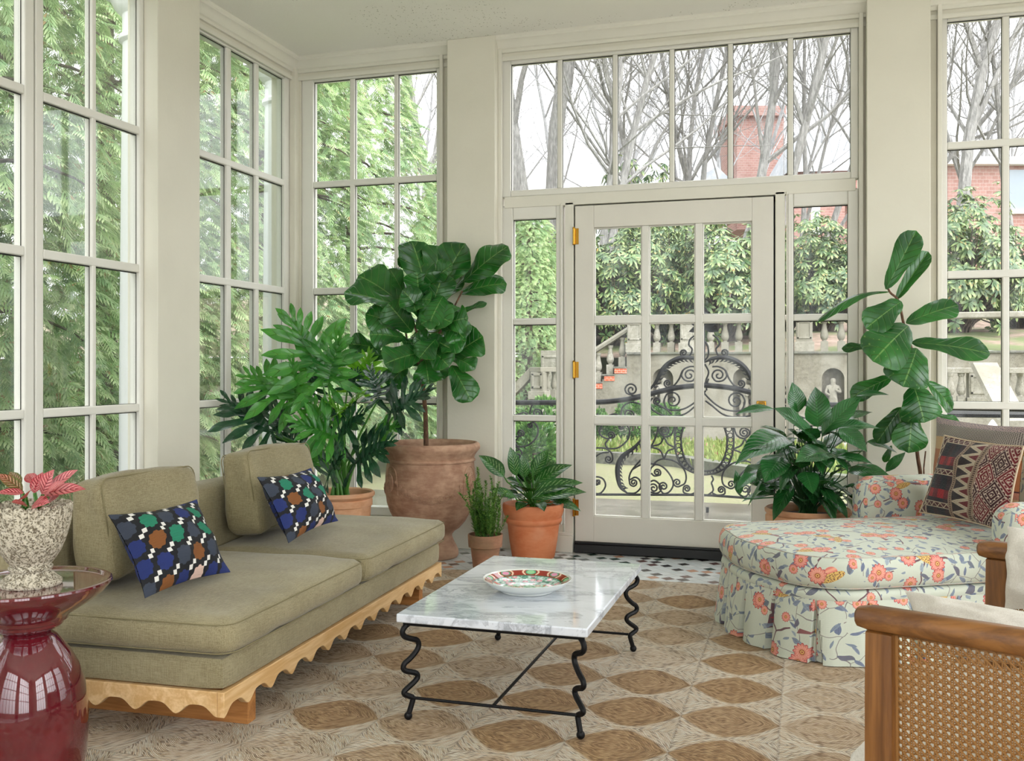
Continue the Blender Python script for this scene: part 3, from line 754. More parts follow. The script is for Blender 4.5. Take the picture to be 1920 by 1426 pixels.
for c4, lab in (((at(203, 965, 3.08), at(369, 936, 3.48), at(432, 1072, 3.36), at(272, 1121, 2.98)), 'blue brown and pink star patterned pillow on the sofa nearer the red table'),
                ((at(482, 894, 3.94), at(583, 877, 4.36), at(634, 976, 4.36), at(541, 1018, 3.86)), 'blue brown and pink star patterned pillow on the sofa nearer the potted plants')):
    o = pillow(MB(), *c4, .074, seed=len(lab), inset=.10).build('throw_pillow', M_STAR, angle=0); tag(o, lab, 'pillow', 'star patterned pillows')

# ------------------------------------------------------------------ coffee table and plate
X0, X1, Y0, Y1 = -1.258, -.628, 2.872, 3.895; ZTb = .362
tb = root('coffee_table', ((X0+X1)/2, (Y0+Y1)/2, RZ), 'low coffee table with white marble top and wavy black iron legs on the rug', 'coffee table')
MB().box(X0, X1, Y0, Y1, ZTb-.028, ZTb).build('tabletop', M_MARBLE, tb, bevel=.004, smooth=True)
zt = ZTb-.036; lx0, lx1, ly0, ly1 = X0+.035, X1-.035, Y0+.04, Y1-.035
mb = MB(); mb.tube([(lx0-.02, ly0-.012, zt), (lx1+.02, ly0-.012, zt)], .007, 8); mb.tube([(lx0-.02, ly1+.012, zt), (lx1+.02, ly1+.012, zt)], .007, 8)
mb.tube([(lx0-.012, ly0, zt), (lx0-.012, ly1, zt)], .007, 8); mb.tube([(lx1+.012, ly0, zt), (lx1+.012, ly1, zt)], .007, 8); mb.build('top_frame', M_IRON, tb)
sq = [(0, .15), (.035, .75), (.085, 1.05), (.135, .75), (.165, .0), (.19, -.75), (.24, -1.0), (.30, -.7), (.37, .1), (.41, .75), (.455, .95), (.49, .65), (.51, -.05), (.535, -.7), (.575, -.85), (.62, -.4), (.67, .4), (.705, .85), (.735, .7), (.76, .15), (.785, -.25), (.84, -.12), (.93, .22), (.985, .32)]
for x, y, dx, dy in ((lx0, ly0, -1, -1), (lx1, ly0, 1, -1), (lx0, ly1, -1, 1), (lx1, ly1, 1, 1)):
    A = .028; H = zt-RZ; k = .7071
    pts = spline([V(x+dx*k*A*o, y+dy*k*A*o, zt-H*f) for f, o in sq], 4)
    mb = MB(); mb.tube(pts, .0092, 8); p = pts[-1]; mb.ball((p.x, p.y, RZ+.0135), .0135, 10, (1, 1, 1)); mb.build('leg', M_IRON, tb)
zs = zt-(zt-RZ)*.775; mb = MB()
mb.tube([(lx0, ly0, zs), (lx1, ly0, zs)], .0052, 8); mb.tube([(lx0, ly1, zs), (lx1, ly1, zs)], .0052, 8); mb.tube([((lx0+lx1)/2, ly0, zs), ((lx0+lx1)/2, ly1, zs)], .0052, 8); mb.build('stretcher', M_IRON, tb)
mb = MB(); mb.lathe([(.090, 0), (.094, .002), (.095, .007), (.106, .010), (.124, .017), (.142, .028), (.155, .042), (.158, .0455), (.157, .0465), (.149, .042), (.132, .0335), (.122, .028), (.108, .021), (.08, .0155), (.04, .0145), (.001, .0145)], (-.942, 3.305, ZTb), 72)
tag(mb.build('porcelain_plate', M_PLATE), 'painted porcelain plate with a red and green border on the marble coffee table', 'plate')

# ------------------------------------------------------------------ red side table
RT = V(-2.045, 2.158, RZ)
red = root('side_table', RT, 'glossy oxblood red side table with a dished round top', 'side table')
mb = MB(); mb.lathe([(.10, 0), (.125, .003), (.142, .02), (.152, .07), (.156, .14), (.154, .21), (.146, .27), (.130, .32), (.108, .36), (.086, .39), (.074, .405), (.064, .412)], RT, 72); mb.build('body', M_RED, red)
mb = MB(); mb.lathe([(.060, .41), (.062, .418), (.070, .425), (.086, .431), (.091, .437), (.0915, .444), (.104, .450), (.107, .458), (.114, .466), (.135, .478), (.170, .500), (.198, .522), (.214, .541), (.2175, .548), (.2165, .5535), (.211, .5555), (.204, .5545), (.194, .549), (.184, .547), (.17, .546), (.001, .546)], RT, 96); mb.build('tray_top', M_RED, red)

# ------------------------------------------------------------------ floral chaise
CA = math.radians(29.5); CP = V(.15, 3.925, 0); ca = V(math.cos(CA), math.sin(CA), 0); cb = V(-math.sin(CA), math.cos(CA), 0)
def CH(a, b, z): return CP+ca*a+cb*b+V(0, 0, z)
chaise = root('chaise_longue', CH(.6, .46, RZ), 'floral chaise longue with rounded foot and pleated skirt beside the garden door', 'chaise longue')
Mc = Matrix(((ca.x, cb.x, 0), (ca.y, cb.y, 0), (0, 0, 1)))
CW, CL0, CL1 = .92, -.16, 1.42
def outline(n, off=0.0):                   # near side, round the foot, far side: points and outward normals
    W = CW; rr = .24; pts = []
    pts += [(CL1, 0), (CL0+rr, 0)]
    path = [(CL1-(CL1-CL0-rr)*k/24, 0.0, 0.0, -1.0) for k in range(24)]
    for k in range(17):
        a = math.radians(-90-90*k/16); path.append((CL0+rr+rr*math.cos(a), rr+rr*math.sin(a), math.cos(a), math.sin(a)))
    for k in range(1, 16):
        t = k/16; path.append((CL0-.035*math.sin(math.pi*t), rr+(W-2*rr)*t, -1.0, -.2*math.cos(math.pi*t)))
    for k in range(17):
        a = math.radians(180-90*k/16); path.append((CL0+rr+rr*math.cos(a), W-rr+rr*math.sin(a), math.cos(a), math.sin(a)))
    path += [(CL0+rr+(CL1-CL0-rr)*k/24, W, 0.0, 1.0) for k in range(1, 25)]
    P = [V(p[0], p[1], 0) for p in path]; d = [0]
    for i in range(1, len(P)): d.append(d[-1]+(P[i]-P[i-1]).length)
    T = d[-1]; out = []; i = 0
    for k in range(n+1):
        s = T*k/n
        while i < len(P)-2 and d[i+1] < s: i += 1
        t = (s-d[i])/max(1e-9, d[i+1]-d[i]); q = P[i].lerp(P[i+1], t); nn = V(path[i][2], path[i][3], 0).lerp(V(path[i+1][2], path[i+1][3], 0), t).normalized()
        out.append((q, nn, s))
    return out
def band(mb, prof, n=180):                 # sweep (outset, z) round the outline
    ol = outline(n); m = len(prof); vs = []; uvs = []
    for q, nn, s in ol:
        for o, z in prof: p = q+nn*o; vs.append(CH(p.x, p.y, z)); uvs.append((s, z))
    mb.add(vs, [(i*m+j, i*m+j+1, (i+1)*m+j+1, (i+1)*m+j) for i in range(n) for j in range(m-1)], uvs)
def topgrid(mb, inset, z, crown, n=40):
    ol = outline(120); inner = [q-nn*inset for q, nn, s in ol]; vs = []; uvs = []; K = 10
    for p in inner:
        cx = max(CL0+.45, min(CL1, p.x)); c = V(cx if p.x > CL0+.3 else CL0+.45, CW/2, 0)
        for k in range(K+1):
            t = k/K; q = p.lerp(V(max(p.x, CL0+.42), CW/2, 0), t); h = crown*(1-(1-t)**2.2); vs.append(CH(q.x, q.y, z+h)); uvs.append((q.x+.3, q.y))
    W = K+1; mb.add(vs, [(i*W+j, i*W+j+1, (i+1)*W+j+1, (i+1)*W+j) for i in range(len(inner)-1) for j in range(K)], uvs)
mb = MB(); band(mb, [(-.05, .294), (-.015, .296), (.004, .304), (.016, .325), (.02, .358), (.016, .392), (.006, .412), (-.008, .42)]); topgrid(mb, .008, .42, .034)
cush = mb.build('seat_cushion', M_FLORAL, chaise, angle=0)
for z, o in ((.4195, -.006), (.303, .004)):
    mb = MB(); mb.tube([CH((q+nn*o).x, (q+nn*o).y, z) for q, nn, s in outline(120)], .0026, 6); mb.build('piping', M_FLORAL, cush)
mb = MB(); band(mb, [(-.02, .20), (-.004, .235), (.004, .25), (.009, .27), (.004, .287), (-.012, .294), (-.06, .295)]); mb.build('seat_frame', M_FLORAL, chaise, angle=0)
mb = MB(); N = 1100; ol = outline(N); T = ol[-1][2]; PW = .196; lv = [.255, .24, .18, .12, .06, RZ+.003]; vs = []; uvs = []
for q, nn, s in ol:
    ph = ((s+.05) % PW); e = min(ph, PW-ph); k = int((s+.05)/PW)
    for z in lv:
        f = 1-z/.255; gap = .006+.052*f*(1 if k % 2 else .6)
        bul = .008*math.sin(math.pi*ph/PW)*f+.006*math.sin(ph/PW*9+k)*f
        o = .006+.034*f+bul-(.034*min(1, f*3+.25) if e < gap*.5 else 0); p = q+nn*o
        vs.append(CH(p.x, p.y, z)); uvs.append((s+k*.37, z+.9))
m = len(lv); mb.add(vs, [(i*m+j, i*m+j+1, (i+1)*m+j+1, (i+1)*m+j) for i in range(N) for j in range(m-1)], uvs)
mb.build('pleated_skirt', M_FLORAL, chaise, angle=50)
for b in (-.035, CW+.035):
    c = CH(1.06, b, .455); rbox(MB(), lambda q, c=c: c+Mc @ q, .40, .085, .165, .08, (26, 10, 14), bulge=.012).build('arm', M_FLORAL, chaise, angle=0)
c = CH(1.38, CW/2, .52); rbox(MB(), lambda q: c+Mc @ q, .10, CW/2+.02, .27, .08, (10, 26, 16)).build('backrest', M_FLORAL, chaise, angle=0)
def chp(a, b, z): return CH(a, b, z)
kk = (chp(1.03, .846, .915), chp(1.03, .24, .90), chp(.985, .24, .476), chp(.985, .842, .476))
tag(pillow(MB(), *kk, .068, inset=.05, seed=3).build('kilim_pillow', M_KSTR, angle=0), 'large brown and grey striped woven pillow at the back of the floral chaise', 'pillow')
kk = (chp(.89, .60, .842), chp(.89, .10, .83), chp(.815, .10, .476), chp(.815, .68, .476))
o = pillow(MB(), *kk, .062, inset=.06, seed=5).build('kilim_pillow', M_KRED, angle=0); tag(o, 'red and black woven pillow with cream zigzags propped in front of a striped one', 'pillow')
mb = MB(); mb.tube(pillow_edge(*kk, .06), .0045, 6, closed=True); mb.build('braided_edge', Mat('cream_braid', col=(206, 186, 160), rough=.95), o)

# ------------------------------------------------------------------ cane armchair
AO = V(.0964, 1.975, 0); AE = V(math.cos(math.radians(-22.5)), math.sin(math.radians(-22.5)), 0); AF = V(-AE.y, AE.x, 0)
def AP(e, f, z): return AO+AE*e+AF*f+V(0, 0, z)
Ma = Matrix(((AE.x, AF.x, 0), (AE.y, AF.y, 0), (0, 0, 1)))
chair = root('cane_armchair', AP(.38, .45, RZ), 'brown oak armchair with woven cane sides and cream cushions by the chaise', 'armchair')
AW = .90; ZA = .70
for f in (0.0, AW):
    c = AP(.40, f, ZA-.024); a = rbox(MB(), lambda q, c=c: c+Ma @ q, .40, .026, .024, .021, (24, 6, 6)).build('armrest', M_OAKX, chair, angle=0)
    for e in (.05, .735):
        mb = MB(); c = AP(e, f, (ZA-.045+RZ)/2); rbox(mb, lambda q, c=c: c+Ma @ q, .027, .024, (ZA-.045-RZ)/2, .007, (6, 6, 6)).build('leg', M_OAKZ, chair, angle=0)
    c = AP(.39, f, .175); rbox(MB(), lambda q, c=c: c+Ma @ q, .32, .018, .022, .006, (4, 4, 4)).build('side_rail', M_OAKX, chair, angle=0)
    # octagonal cane weave: paired uprights and crosspieces with diagonals
    mb = MB(); e0, e1, z0, z1 = .076, .71, .196, ZA-.044; P = .0142; w = .0011
    def strip(ea, za, eb, zb, lay, ww):
        d = V(eb-ea, zb-za, 0); d.normalize(); nx, nz = -d.y*ww, d.x*ww; t = .0006
        q = [(ea+nx, za+nz), (ea-nx, za-nz), (eb-nx, zb-nz), (eb+nx, zb+nz)]
        vs = [AP(e, f+lay-t, z) for e, z in q]+[AP(e, f+lay+t, z) for e, z in q]
        mb.add(vs, [(0, 1, 2, 3), (7, 6, 5, 4), (0, 4, 5, 1), (2, 6, 7, 3), (1, 5, 6, 2), (3, 7, 4, 0)])
    ne = int((e1-e0)/P); nz_ = int((z1-z0)/P)
    for i in range(ne+1):
        for s in (-1, 1): strip(e0+i*P+s*.0021, z0, e0+i*P+s*.0021, z1, -.0008, w)
    for j in range(nz_+1):
        for s in (-1, 1): strip(e0, z0+j*P+s*.0021, e1, z0+j*P+s*.0021, .0008, w)
    H = z1-z0; Lh = e1-e0
    for k in range(-nz_-1, ne+2):          # diagonals both ways, clipped to the panel
        for sg in (1, -1):
            es = e0+(k+.5)*P if sg > 0 else e0+(k+.5)*P+H
            if sg > 0: ta, tb2 = max(0, e0-es), min(H, e1-es); a_, b_ = (es+ta, z0+ta), (es+tb2, z0+tb2)
            else: ta, tb2 = max(0, es-e1), min(H, es-e0); a_, b_ = (es-ta, z0+ta), (es-tb2, z0+tb2)
            if tb2-ta > .004: strip(a_[0], a_[1], b_[0], b_[1], .0022*sg, .0015)
    mb.build('cane_panel', M_CANE, chair, smooth=False)
    mb = MB(); 
    for ea, eb, za, zb in ((e0-.004, e1+.004, z1-.006, z1+.002), (e0-.004, e1+.004, z0-.004, z0+.006), (e0-.004, e0+.006, z0, z1), (e1-.006, e1+.004, z0, z1)):
        c = AP((ea+eb)/2, f, (za+zb)/2); rbox(mb, lambda q, c=c: c+Ma @ q, (eb-ea)/2, .006, (zb-za)/2, .003, (2, 2, 2))
    mb.build('cane_beading', M_CANE, chair, angle=0)
for e, z, h in ((.05, .19, .03), (.735, .19, .03), (.735, .66, .03)):
    c = AP(e, AW/2, z); rbox(MB(), lambda q, c=c: c+Ma @ q, .02, AW/2-.02, h, .006, (4, 8, 4)).build('cross_rail', M_OAKX, chair, angle=0)
c = AP(.34, AW/2, .31); rbox(MB(), lambda q: c+Ma @ q, .385, AW/2-.035, .085, .04, (16, 16, 8), crown=.03, bulge=.01, noisy=.004).build('seat_cushion', M_CREAM, chair, angle=0)
c = AP(.63, AW/2, .60); Rl = Matrix.Rotation(.2, 3, 'Y'); rbox(MB(), lambda q: c+Ma @ (Rl @ q), .08, AW/2-.05, .20, .05, (8, 18, 14), bulge=.02, noisy=.006).build('back_cushion', M_CREAM, chair, angle=0)
kk = (at(1696, 1106, 2.27), at(1945, 1150, 1.98), at(1950, 1250, 1.93), at(1735, 1225, 2.10))
tag(pillow(MB(), *kk, .055, inset=.05, seed=8).build('throw_pillow', M_CREAM, angle=0), 'plain cream pillow lying behind the nearer oak armrest of the cane chair', 'pillow')
kk = (at(1889, 986, 2.36), at(2050, 1000, 2.2), at(2050, 1150, 2.12), at(1884, 1142, 2.33))
tag(pillow(MB(), *kk, .06, inset=.05, seed=2).build('throw_pillow', M_CREAM, angle=0), 'plain cream pillow upright beside the farther oak armrest of the cane chair', 'pillow')
# ------------------------------------------------------------------ plants in pots
def tabf(tab):
    def f(t):
        for (a, x), (b, y) in zip(tab, tab[1:]):
            if t <= b: return x+(y-x)*((t-a)/(b-a))
        return tab[-1][1]
    return f
FIDDLE = tabf([(0, .05), (.06, .32), (.18, .55), (.32, .62), (.5, .82), (.68, 1.0), (.82, .97), (.92, .72), (.975, .38), (1, .02)])
LANCE = tabf([(0, .03), (.07, .35), (.2, .8), (.36, 1.0), (.55, .92), (.75, .6), (.9, .25), (1, .0)])
BROAD = tabf([(0, .06), (.08, .5), (.22, .92), (.38, 1.0), (.6, .85), (.8, .48), (.93, .16), (1, .0)])
LOBE = tabf([(0, .55), (.3, .6), (.55, 1.0), (.75, .9), (.9, .5), (1, .05)])
def leaf_mat(name, a, b, vein, nv=7, slope=1.6, vw=.09, gloss=.32, thin=.22, tc=None, mark=None, coat=.0, vs=.8):
    m = Mat(name, rough=gloss, coat=coat, coatr=.25); u, v, _ = m.xyz('UV'); s = (u-.5).abs()*2.0
    x, y, z = m.pos(); n = m.noise(m.vec(x, y, z), 7, 2)
    ph = (v*nv-s*slope).fr(); d = ph.pp(.5); w = (1.0-(d/vw).mn(1.0))*(1.0-s*.55)
    mid = s < .032
    col = m.mix(n.ramp(.35, .65), a, b)
    if mark: col = m.mix(((ph > .35)*(ph < .75)*(s > .10)*(s < .72)*m.noise(m.vec(u*20.0, v*30.0), 1, 2).ramp(.4, .55))*.75, col, mark)
    col = m.mix((w*vs).mx(mid*.9), col, vein); m.set(col=col)
    m.bump(w*-1.0+n*.2, .005); m.thin(thin, col if tc is None else tc); return m
M_FIDA = leaf_mat('fiddle_leaf_top', (24, 82, 30), (46, 116, 42), (120, 166, 86), 7, 1.5, .10, .24, .16, (90, 160, 30), coat=.2, vs=.6)
M_FIDB = leaf_mat('fiddle_leaf_underside', (98, 142, 56), (116, 158, 66), (160, 186, 104), 7, 1.5, .10, .5, .18, (110, 180, 40), vs=.6)
M_LILY = leaf_mat('peace_lily_leaf', (20, 78, 32), (40, 106, 48), (74, 132, 70), 13, 3.2, .16, .22, .10, (70, 140, 30), coat=.45)
M_PHIL = leaf_mat('split_leaf_green', (34, 106, 36), (70, 146, 50), (120, 168, 80), 3, .5, .05, .3, .18, (110, 190, 30), coat=.3)
M_PHIL2 = leaf_mat('split_leaf_new_green', (92, 168, 32), (126, 196, 50), (170, 216, 100), 3, .5, .05, .35, .25, (150, 220, 40), coat=.2)
M_PHILD = leaf_mat('split_leaf_dark', (20, 54, 36), (38, 82, 54), (70, 110, 80), 3, .5, .05, .25, .08, (60, 110, 40), coat=.4)
M_AGL = leaf_mat('evergreen_marked_leaf', (20, 66, 26), (34, 96, 34), (70, 130, 54), 9, 2.4, .10, .25, .12, (80, 150, 30), mark=(134, 176, 104), coat=.35)
M_PINK = leaf_mat('pink_marked_leaf', (190, 66, 76), (226, 120, 124), (150, 24, 40), 8, 1.8, .14, .35, .15, (230, 90, 90), mark=(240, 176, 168), coat=.1)
M_PINKG = leaf_mat('pink_green_leaf', (92, 112, 52), (206, 96, 92), (170, 40, 52), 8, 1.8, .14, .35, .15, (200, 110, 70), mark=(226, 150, 140))
M_STEM = Mat('green_stalk', col=(70, 128, 44), rough=.4); M_STEMD = Mat('dark_green_stalk', col=(38, 84, 40), rough=.4)
M_ROSE = Mat('rosemary_green', rough=.6)
_x, _y, _z = M_ROSE.pos(); M_ROSE.set(col=M_ROSE.mix(M_ROSE.noise(M_ROSE.vec(_x, _y, _z), 45, 2).ramp(.35, .65), (62, 108, 42), (136, 176, 84))); M_ROSE.thin(.2, (120, 170, 60))
def bark_mat(name, a, b, sc=1.0, rough=.85):
    m = Mat(name, rough=rough); x, y, z = m.pos(); n = m.noise(m.vec(x*14.0*sc, y*14.0*sc, z*3.0*sc), 2, 5, .65)
    m.set(col=m.mix(n.ramp(.35, .68), a, b)); m.bump(n, .02/sc); return m
M_TRUNK = bark_mat('fig_bark', (74, 50, 34), (126, 92, 66), 4)
M_SOIL = bark_mat('potting_soil', (42, 32, 24), (76, 58, 44), 9)
def clay_mat(name, a, b, c, rough=.8):
    m = Mat(name, rough=rough); x, y, z = m.xyz('Object'); v = m.vec(x, y, z)
    n = m.noise(v, 7, 5, .6); n2 = m.noise(m.vec(x*20.0, y*20.0, z*60.0), 1, 3); n3 = m.noise(m.vec(x+3.0, y, z), 4, 3)
    m.set(col=m.mix(n3.ramp(.52, .75)*.6, m.mix((n*.7+n2*.3).ramp(.35, .65), a, b), c)); m.bump(n2+n, .0015); return m
M_URN = clay_mat('weathered_clay', (156, 116, 92), (196, 160, 132), (130, 96, 76))
M_TERRA = clay_mat('orange_terracotta', (216, 122, 74), (226, 142, 96), (228, 162, 124), .65)
M_TERRA2 = clay_mat('pale_terracotta', (210, 154, 112), (224, 174, 136), (228, 190, 158), .7)
M_OLDPOT = clay_mat('mossy_old_terracotta', (146, 104, 80), (178, 130, 100), (112, 102, 72))
def stone_mat():
    m = Mat('pitted_cast_stone', rough=.9); x, y, z = m.xyz('Object'); v = m.vec(x, y, z)
    n = m.noise(v, 85, 4, .7); n2 = m.noise(v, 210, 3, .6); p = ((n2*.6+n*.4).ramp(.39, .51))
    m.set(col=m.mix(p, (132, 120, 98), m.mix(n.ramp(.3, .7), (184, 174, 150), (212, 204, 184)))); m.bump(p+n*.5, .003); return m
M_STONEP = stone_mat()
CAMP = V(0, 0, HCAM); FWD = V(-math.sin(TH), math.cos(TH), 0); RGT = V(math.cos(TH), math.sin(TH), 0); UPZ = V(0, 0, 1)
def soil(o, c, r):
    mb = MB(); mb.lathe([(r, 0), (r*.7, .006), (r*.3, .004), (.001, .008)], c, 32, lambda a, k, z: 1+.0*a); mb.build('soil', M_SOIL, o)

# ---- tall urn with a standard fiddle-leaf fig
U = V(-2.198, 5.545, 0); tree = root('potted_fig_tree', U, 'round headed fiddle leaf fig tree in a tall weathered clay urn', 'potted tree')
k = .00069; prof = [(.165, 0), (.172, .012), (.172, .04), (.160, .066), (.142, .10), (.133, .125), (.134, .14), (.150, .16), (.178, .178), (.215, .22), (.248, .28), (.268, .34), (.277, .42), (.276, .50), (.270, .56), (.268, .585), (.276, .59), (.276, .600), (.268, .606), (.274, .625), (.288, .645), (.303, .662), (.306, .678), (.303, .692), (.290, .702), (.276, .700), (.268, .685), (.262, .655), (.258, .60)]
pot = MB().lathe(prof, U, 80).build('urn', M_URN, tree, angle=60)
ca0 = math.atan2(-U.y, -U.x)-.0
def urnR(z):
    for (r0, z0), (r1, z1) in zip(prof[:20], prof[1:20]):
        if z0 <= z <= z1: return r0+(r1-r0)*((z-z0)/max(1e-6, z1-z0))
    return .27
def UP_(ang, z, o=0): r = urnR(z)+o; return V(U.x+r*math.cos(ca0+ang), U.y+r*math.sin(ca0+ang), z)
mb = MB()
for base in (0, 2.0944, -2.0944):
    for i in range(15):
        t = i/14; an = base+(t-.5)*1.66; z = .375+.10*(2*t-1)**2; s = .011+.009*math.sin(math.pi*t); p = UP_(an, z, .001)
        n = (p-V(U.x, U.y, z)).normalized(); T = V(-n.y, n.x, 0)
        for rr in (1.0, .6, .25): mb.tube([p+(T*math.cos(a)+UPZ*math.sin(a))*s*rr+n*(.004*(1.4-rr)) for a in [2*math.pi*q/12 for q in range(13)]], .0034, 5, closed=True)
    an = base+1.0472; c = UP_(an, .47, .0); n = (c-V(U.x, U.y, .47)).normalized(); T = V(-n.y, n.x, 0)
    for rr in (.052, .043, .032, .021, .011): mb.tube([c+(T*math.cos(a)*.72+UPZ*math.sin(a))*rr+n*(.012-.16*rr) for a in [2*math.pi*q/20 for q in range(21)]], .0052, 6, closed=True)
    for s in (-1, 1): mb.tube(spline([UP_(an+s*x, z, .001) for x, z in ((.27, .40), (.25, .47), (.19, .535), (.08, .562), (0, .566))], 6), .0045, 6)
mb.build('garland', M_URN, pot)
soil(tree, U+V(0, 0, .60), .258)
DF = 5.95
def c4(x, y, d=0): return at(400+x/2.228, 420+y/2.228, DF+d)
mb = MB(); tr = [U+V(.0, 0, .60)]+[c4(x, y) for x, y in ((886, 800), (878, 700), (872, 640), (870, 560), (868, 470), (880, 380), (905, 300))]; tr[0] = c4(889, 925); tr = [V(tr[0].x, tr[0].y, .598)]+tr
mb.tube(spline(tr, 4), [.0165-.0095*i/32 for i in range(33)], 10)
for a, b, c in (((870, 600), (820, 520), (790, 380)), ((868, 560), (960, 430), (1040, 280)), ((868, 520), (840, 420), (800, 320)), ((870, 590), (960, 560), (1000, 560))):
    mb.tube(spline([c4(*a), c4(*b, -.03), c4(*c, -.02)], 5), [.009-.004*i/10 for i in range(11)], 7)
mb.build('trunk', M_TRUNK, tree)
FL = [(895, 300, 828, 70, .34, 0, .05), (905, 290, 948, 92, .36, .05, .12), (925, 295, 1052, 80, .33, -.02, -.05), (1045, 240, 1232, 92, .34, 0, -.05), (1030, 290, 1226, 250, .27, .03, .05), (1020, 375, 1142, 328, .14, 0, .1),
      (905, 370, 962, 200, .36, -.10, -.16), (800, 345, 606, 215, .34, .0, .05), (785, 345, 546, 285, .27, -.06, -.1), (795, 290, 735, 185, .34, .05, .08), (880, 385, 790, 275, .40, -.16, -.24), (785, 425, 636, 375, .40, -.06, -.12),
      (800, 475, 652, 462, .38, -.08, -.14), (700, 520, 564, 500, .34, .04, .0), (735, 550, 655, 545, .38, -.02, -.05), (876, 535, 714, 585, .40, -.18, -.28), (810, 595, 728, 676, .42, -.02, -.05), (885, 565, 900, 668, .52, -.14, -.2),
      (955, 400, 1050, 480, .44, -.12, -.2), (1000, 550, 1126, 468, .44, -.08, -.14), (1000, 555, 1094, 606, .40, -.05, -.1), (995, 590, 1078, 742, .31, -.08, -.14), (895, 470, 1010, 530, .40, -.14, -.22), (905, 520, 985, 595, .42, -.16, -.24),
      (880, 420, 760, 400, .40, .08, .1), (900, 430, 1000, 330, .40, .1, .14), (870, 480, 820, 590, .42, .1, .08), (880, 330, 700, 250, .36, .14, .2), (960, 330, 1060, 200, .36, .12, .2), (860, 250, 800, 130, .34, .12, .2), (900, 540, 960, 650, .42, .08, .08), (830, 450, 730, 330, .40, -.1, -.2), (900, 250, 1000, 170, .38, -.12, -.2), (860, 330, 850, 200, .42, -.1, -.16), (930, 480, 860, 560, .44, -.22, -.3), (960, 300, 900, 420, .40, -.16, -.26)]
mb = MB(); mp = MB(); rnd = random.Random(4)
for q in range(26):                        # the leaves inside the head
    a = rnd.uniform(0, 6.283); e = rnd.uniform(-.6, 1.0); r_ = rnd.uniform(.5, 1); bx_, by_ = 880+rnd.uniform(-70, 90), 420+rnd.uniform(-110, 120)
    FL.append((bx_, by_, bx_+150*math.cos(a)*r_, by_-120*e*r_, rnd.uniform(.34, .44), .16*math.sin(a*3+q), .28*math.sin(a*3+q)))
for i, (bx, by, tx, ty, w, d0, d1) in enumerate(FL):
    b = c4(bx, by, d0); t = c4(tx, ty, d1); out = ((b+t)/2-c4(880, 400)).normalized()
    up = -FWD*(.75 if d0 < .05 else .35)+UPZ*.62+out*.35+RGT*rnd.uniform(-.25, .25); L = (t-b).length
    leaf(mb, b, t, up, L*w*1.08, FIDDLE, 16, 5, rnd.uniform(.06, .2), rnd.uniform(.15, .38), .26, i, rnd.uniform(-.4, .4), .25, .018, 7, 0, 1)
mb.build('foliage', [M_FIDA, M_FIDB], tree, angle=0)

# ---- tall fiddle-leaf fig behind the chaise
G = V(.585, 5.50, 0); fig = root('potted_fig', G, 'lanky fiddle leaf fig with big drooping leaves behind the floral chaise', 'potted plant')
MB().lathe([(.12, 0), (.125, .01), (.158, .30), (.172, .305), (.176, .35), (.168, .355), (.155, .34), (.15, .3)], G, 48).build('pot', M_TERRA, fig)
soil(fig, G+V(0, 0, .31), .152)
DG = 5.1
def c7(x, y, d=0): return at(1300+x/2.852, 400+y/2.852, DG+d)
mb = MB(); b0 = V(G.x, G.y, .31); st = [b0, V(G.x, G.y, .45).lerp(c7(1212, 1420), .5), c7(1215, 1400), c7(1196, 1270), c7(1180, 1050), c7(1190, 860), c7(1165, 720), c7(1125, 590), c7(1098, 470), c7(1055, 425), c7(1040, 400)]
mb.tube(spline(st, 5), [.0115-.0065*i/50 for i in range(51)], 8); mb.tube([b0+V(.03, .02, 0), c7(1232, 1360, .02), c7(1242, 1270, .03)], .004, 6); mb.build('trunk', M_TRUNK, fig)
GL = [(1030, 405, 1192, 92, .205, 0, -.05, .10, .3), (1085, 460, 1256, 204, .15, .02, .05, .05, .7), (1047, 418, 660, 582, .075, 0, -.1, .24, -.2), (1112, 470, 922, 615, .29, -.03, -.12, .12, .25), (1138, 585, 1416, 490, .235, 0, .03, .10, .2),
      (1150, 600, 960, 790, .40, -.08, -.2, .16, .1), (1165, 690, 1588, 752, .19, 0, -.1, .10, .25), (945, 712, 793, 722, .20, .05, .12, .1, .2), (1195, 720, 1120, 925, .50, -.12, -.2, .14, .1), (1060, 876, 840, 985, .23, .06, .10, .14, .2),
      (1178, 920, 1235, 1118, .56, -.07, -.12, .10, .1), (1252, 900, 1386, 1052, .27, -.02, .03, .14, .3), (1165, 1052, 1150, 1280, .42, -.03, -.06, .10, .12), (1112, 1036, 980, 1226, .24, 0, .04, .14, .3), (1295, 1075, 1424, 1112, .16, .1, .12, .1, .2), (1060, 1240, 1020, 1330, .2, .08, .1, .1, .2)]
mb = MB(); rnd = random.Random(9)
for i, (bx, by, tx, ty, w, d0, d1, dr, fo) in enumerate(GL):
    b = c7(bx, by, d0); t = c7(tx, ty, d1); up = -FWD*(.9 if i != 2 else .45)+UPZ*(.55 if i != 2 else .9)+RGT*rnd.uniform(-.2, .2)
    leaf(mb, b, t, up, (t-b).length*w, FIDDLE, 18, 6, dr, fo, .17, i+40, 0, .2, .034, 8, 0, 1)
mb.build('foliage', [M_FIDA, M_FIDB], fig, angle=0)

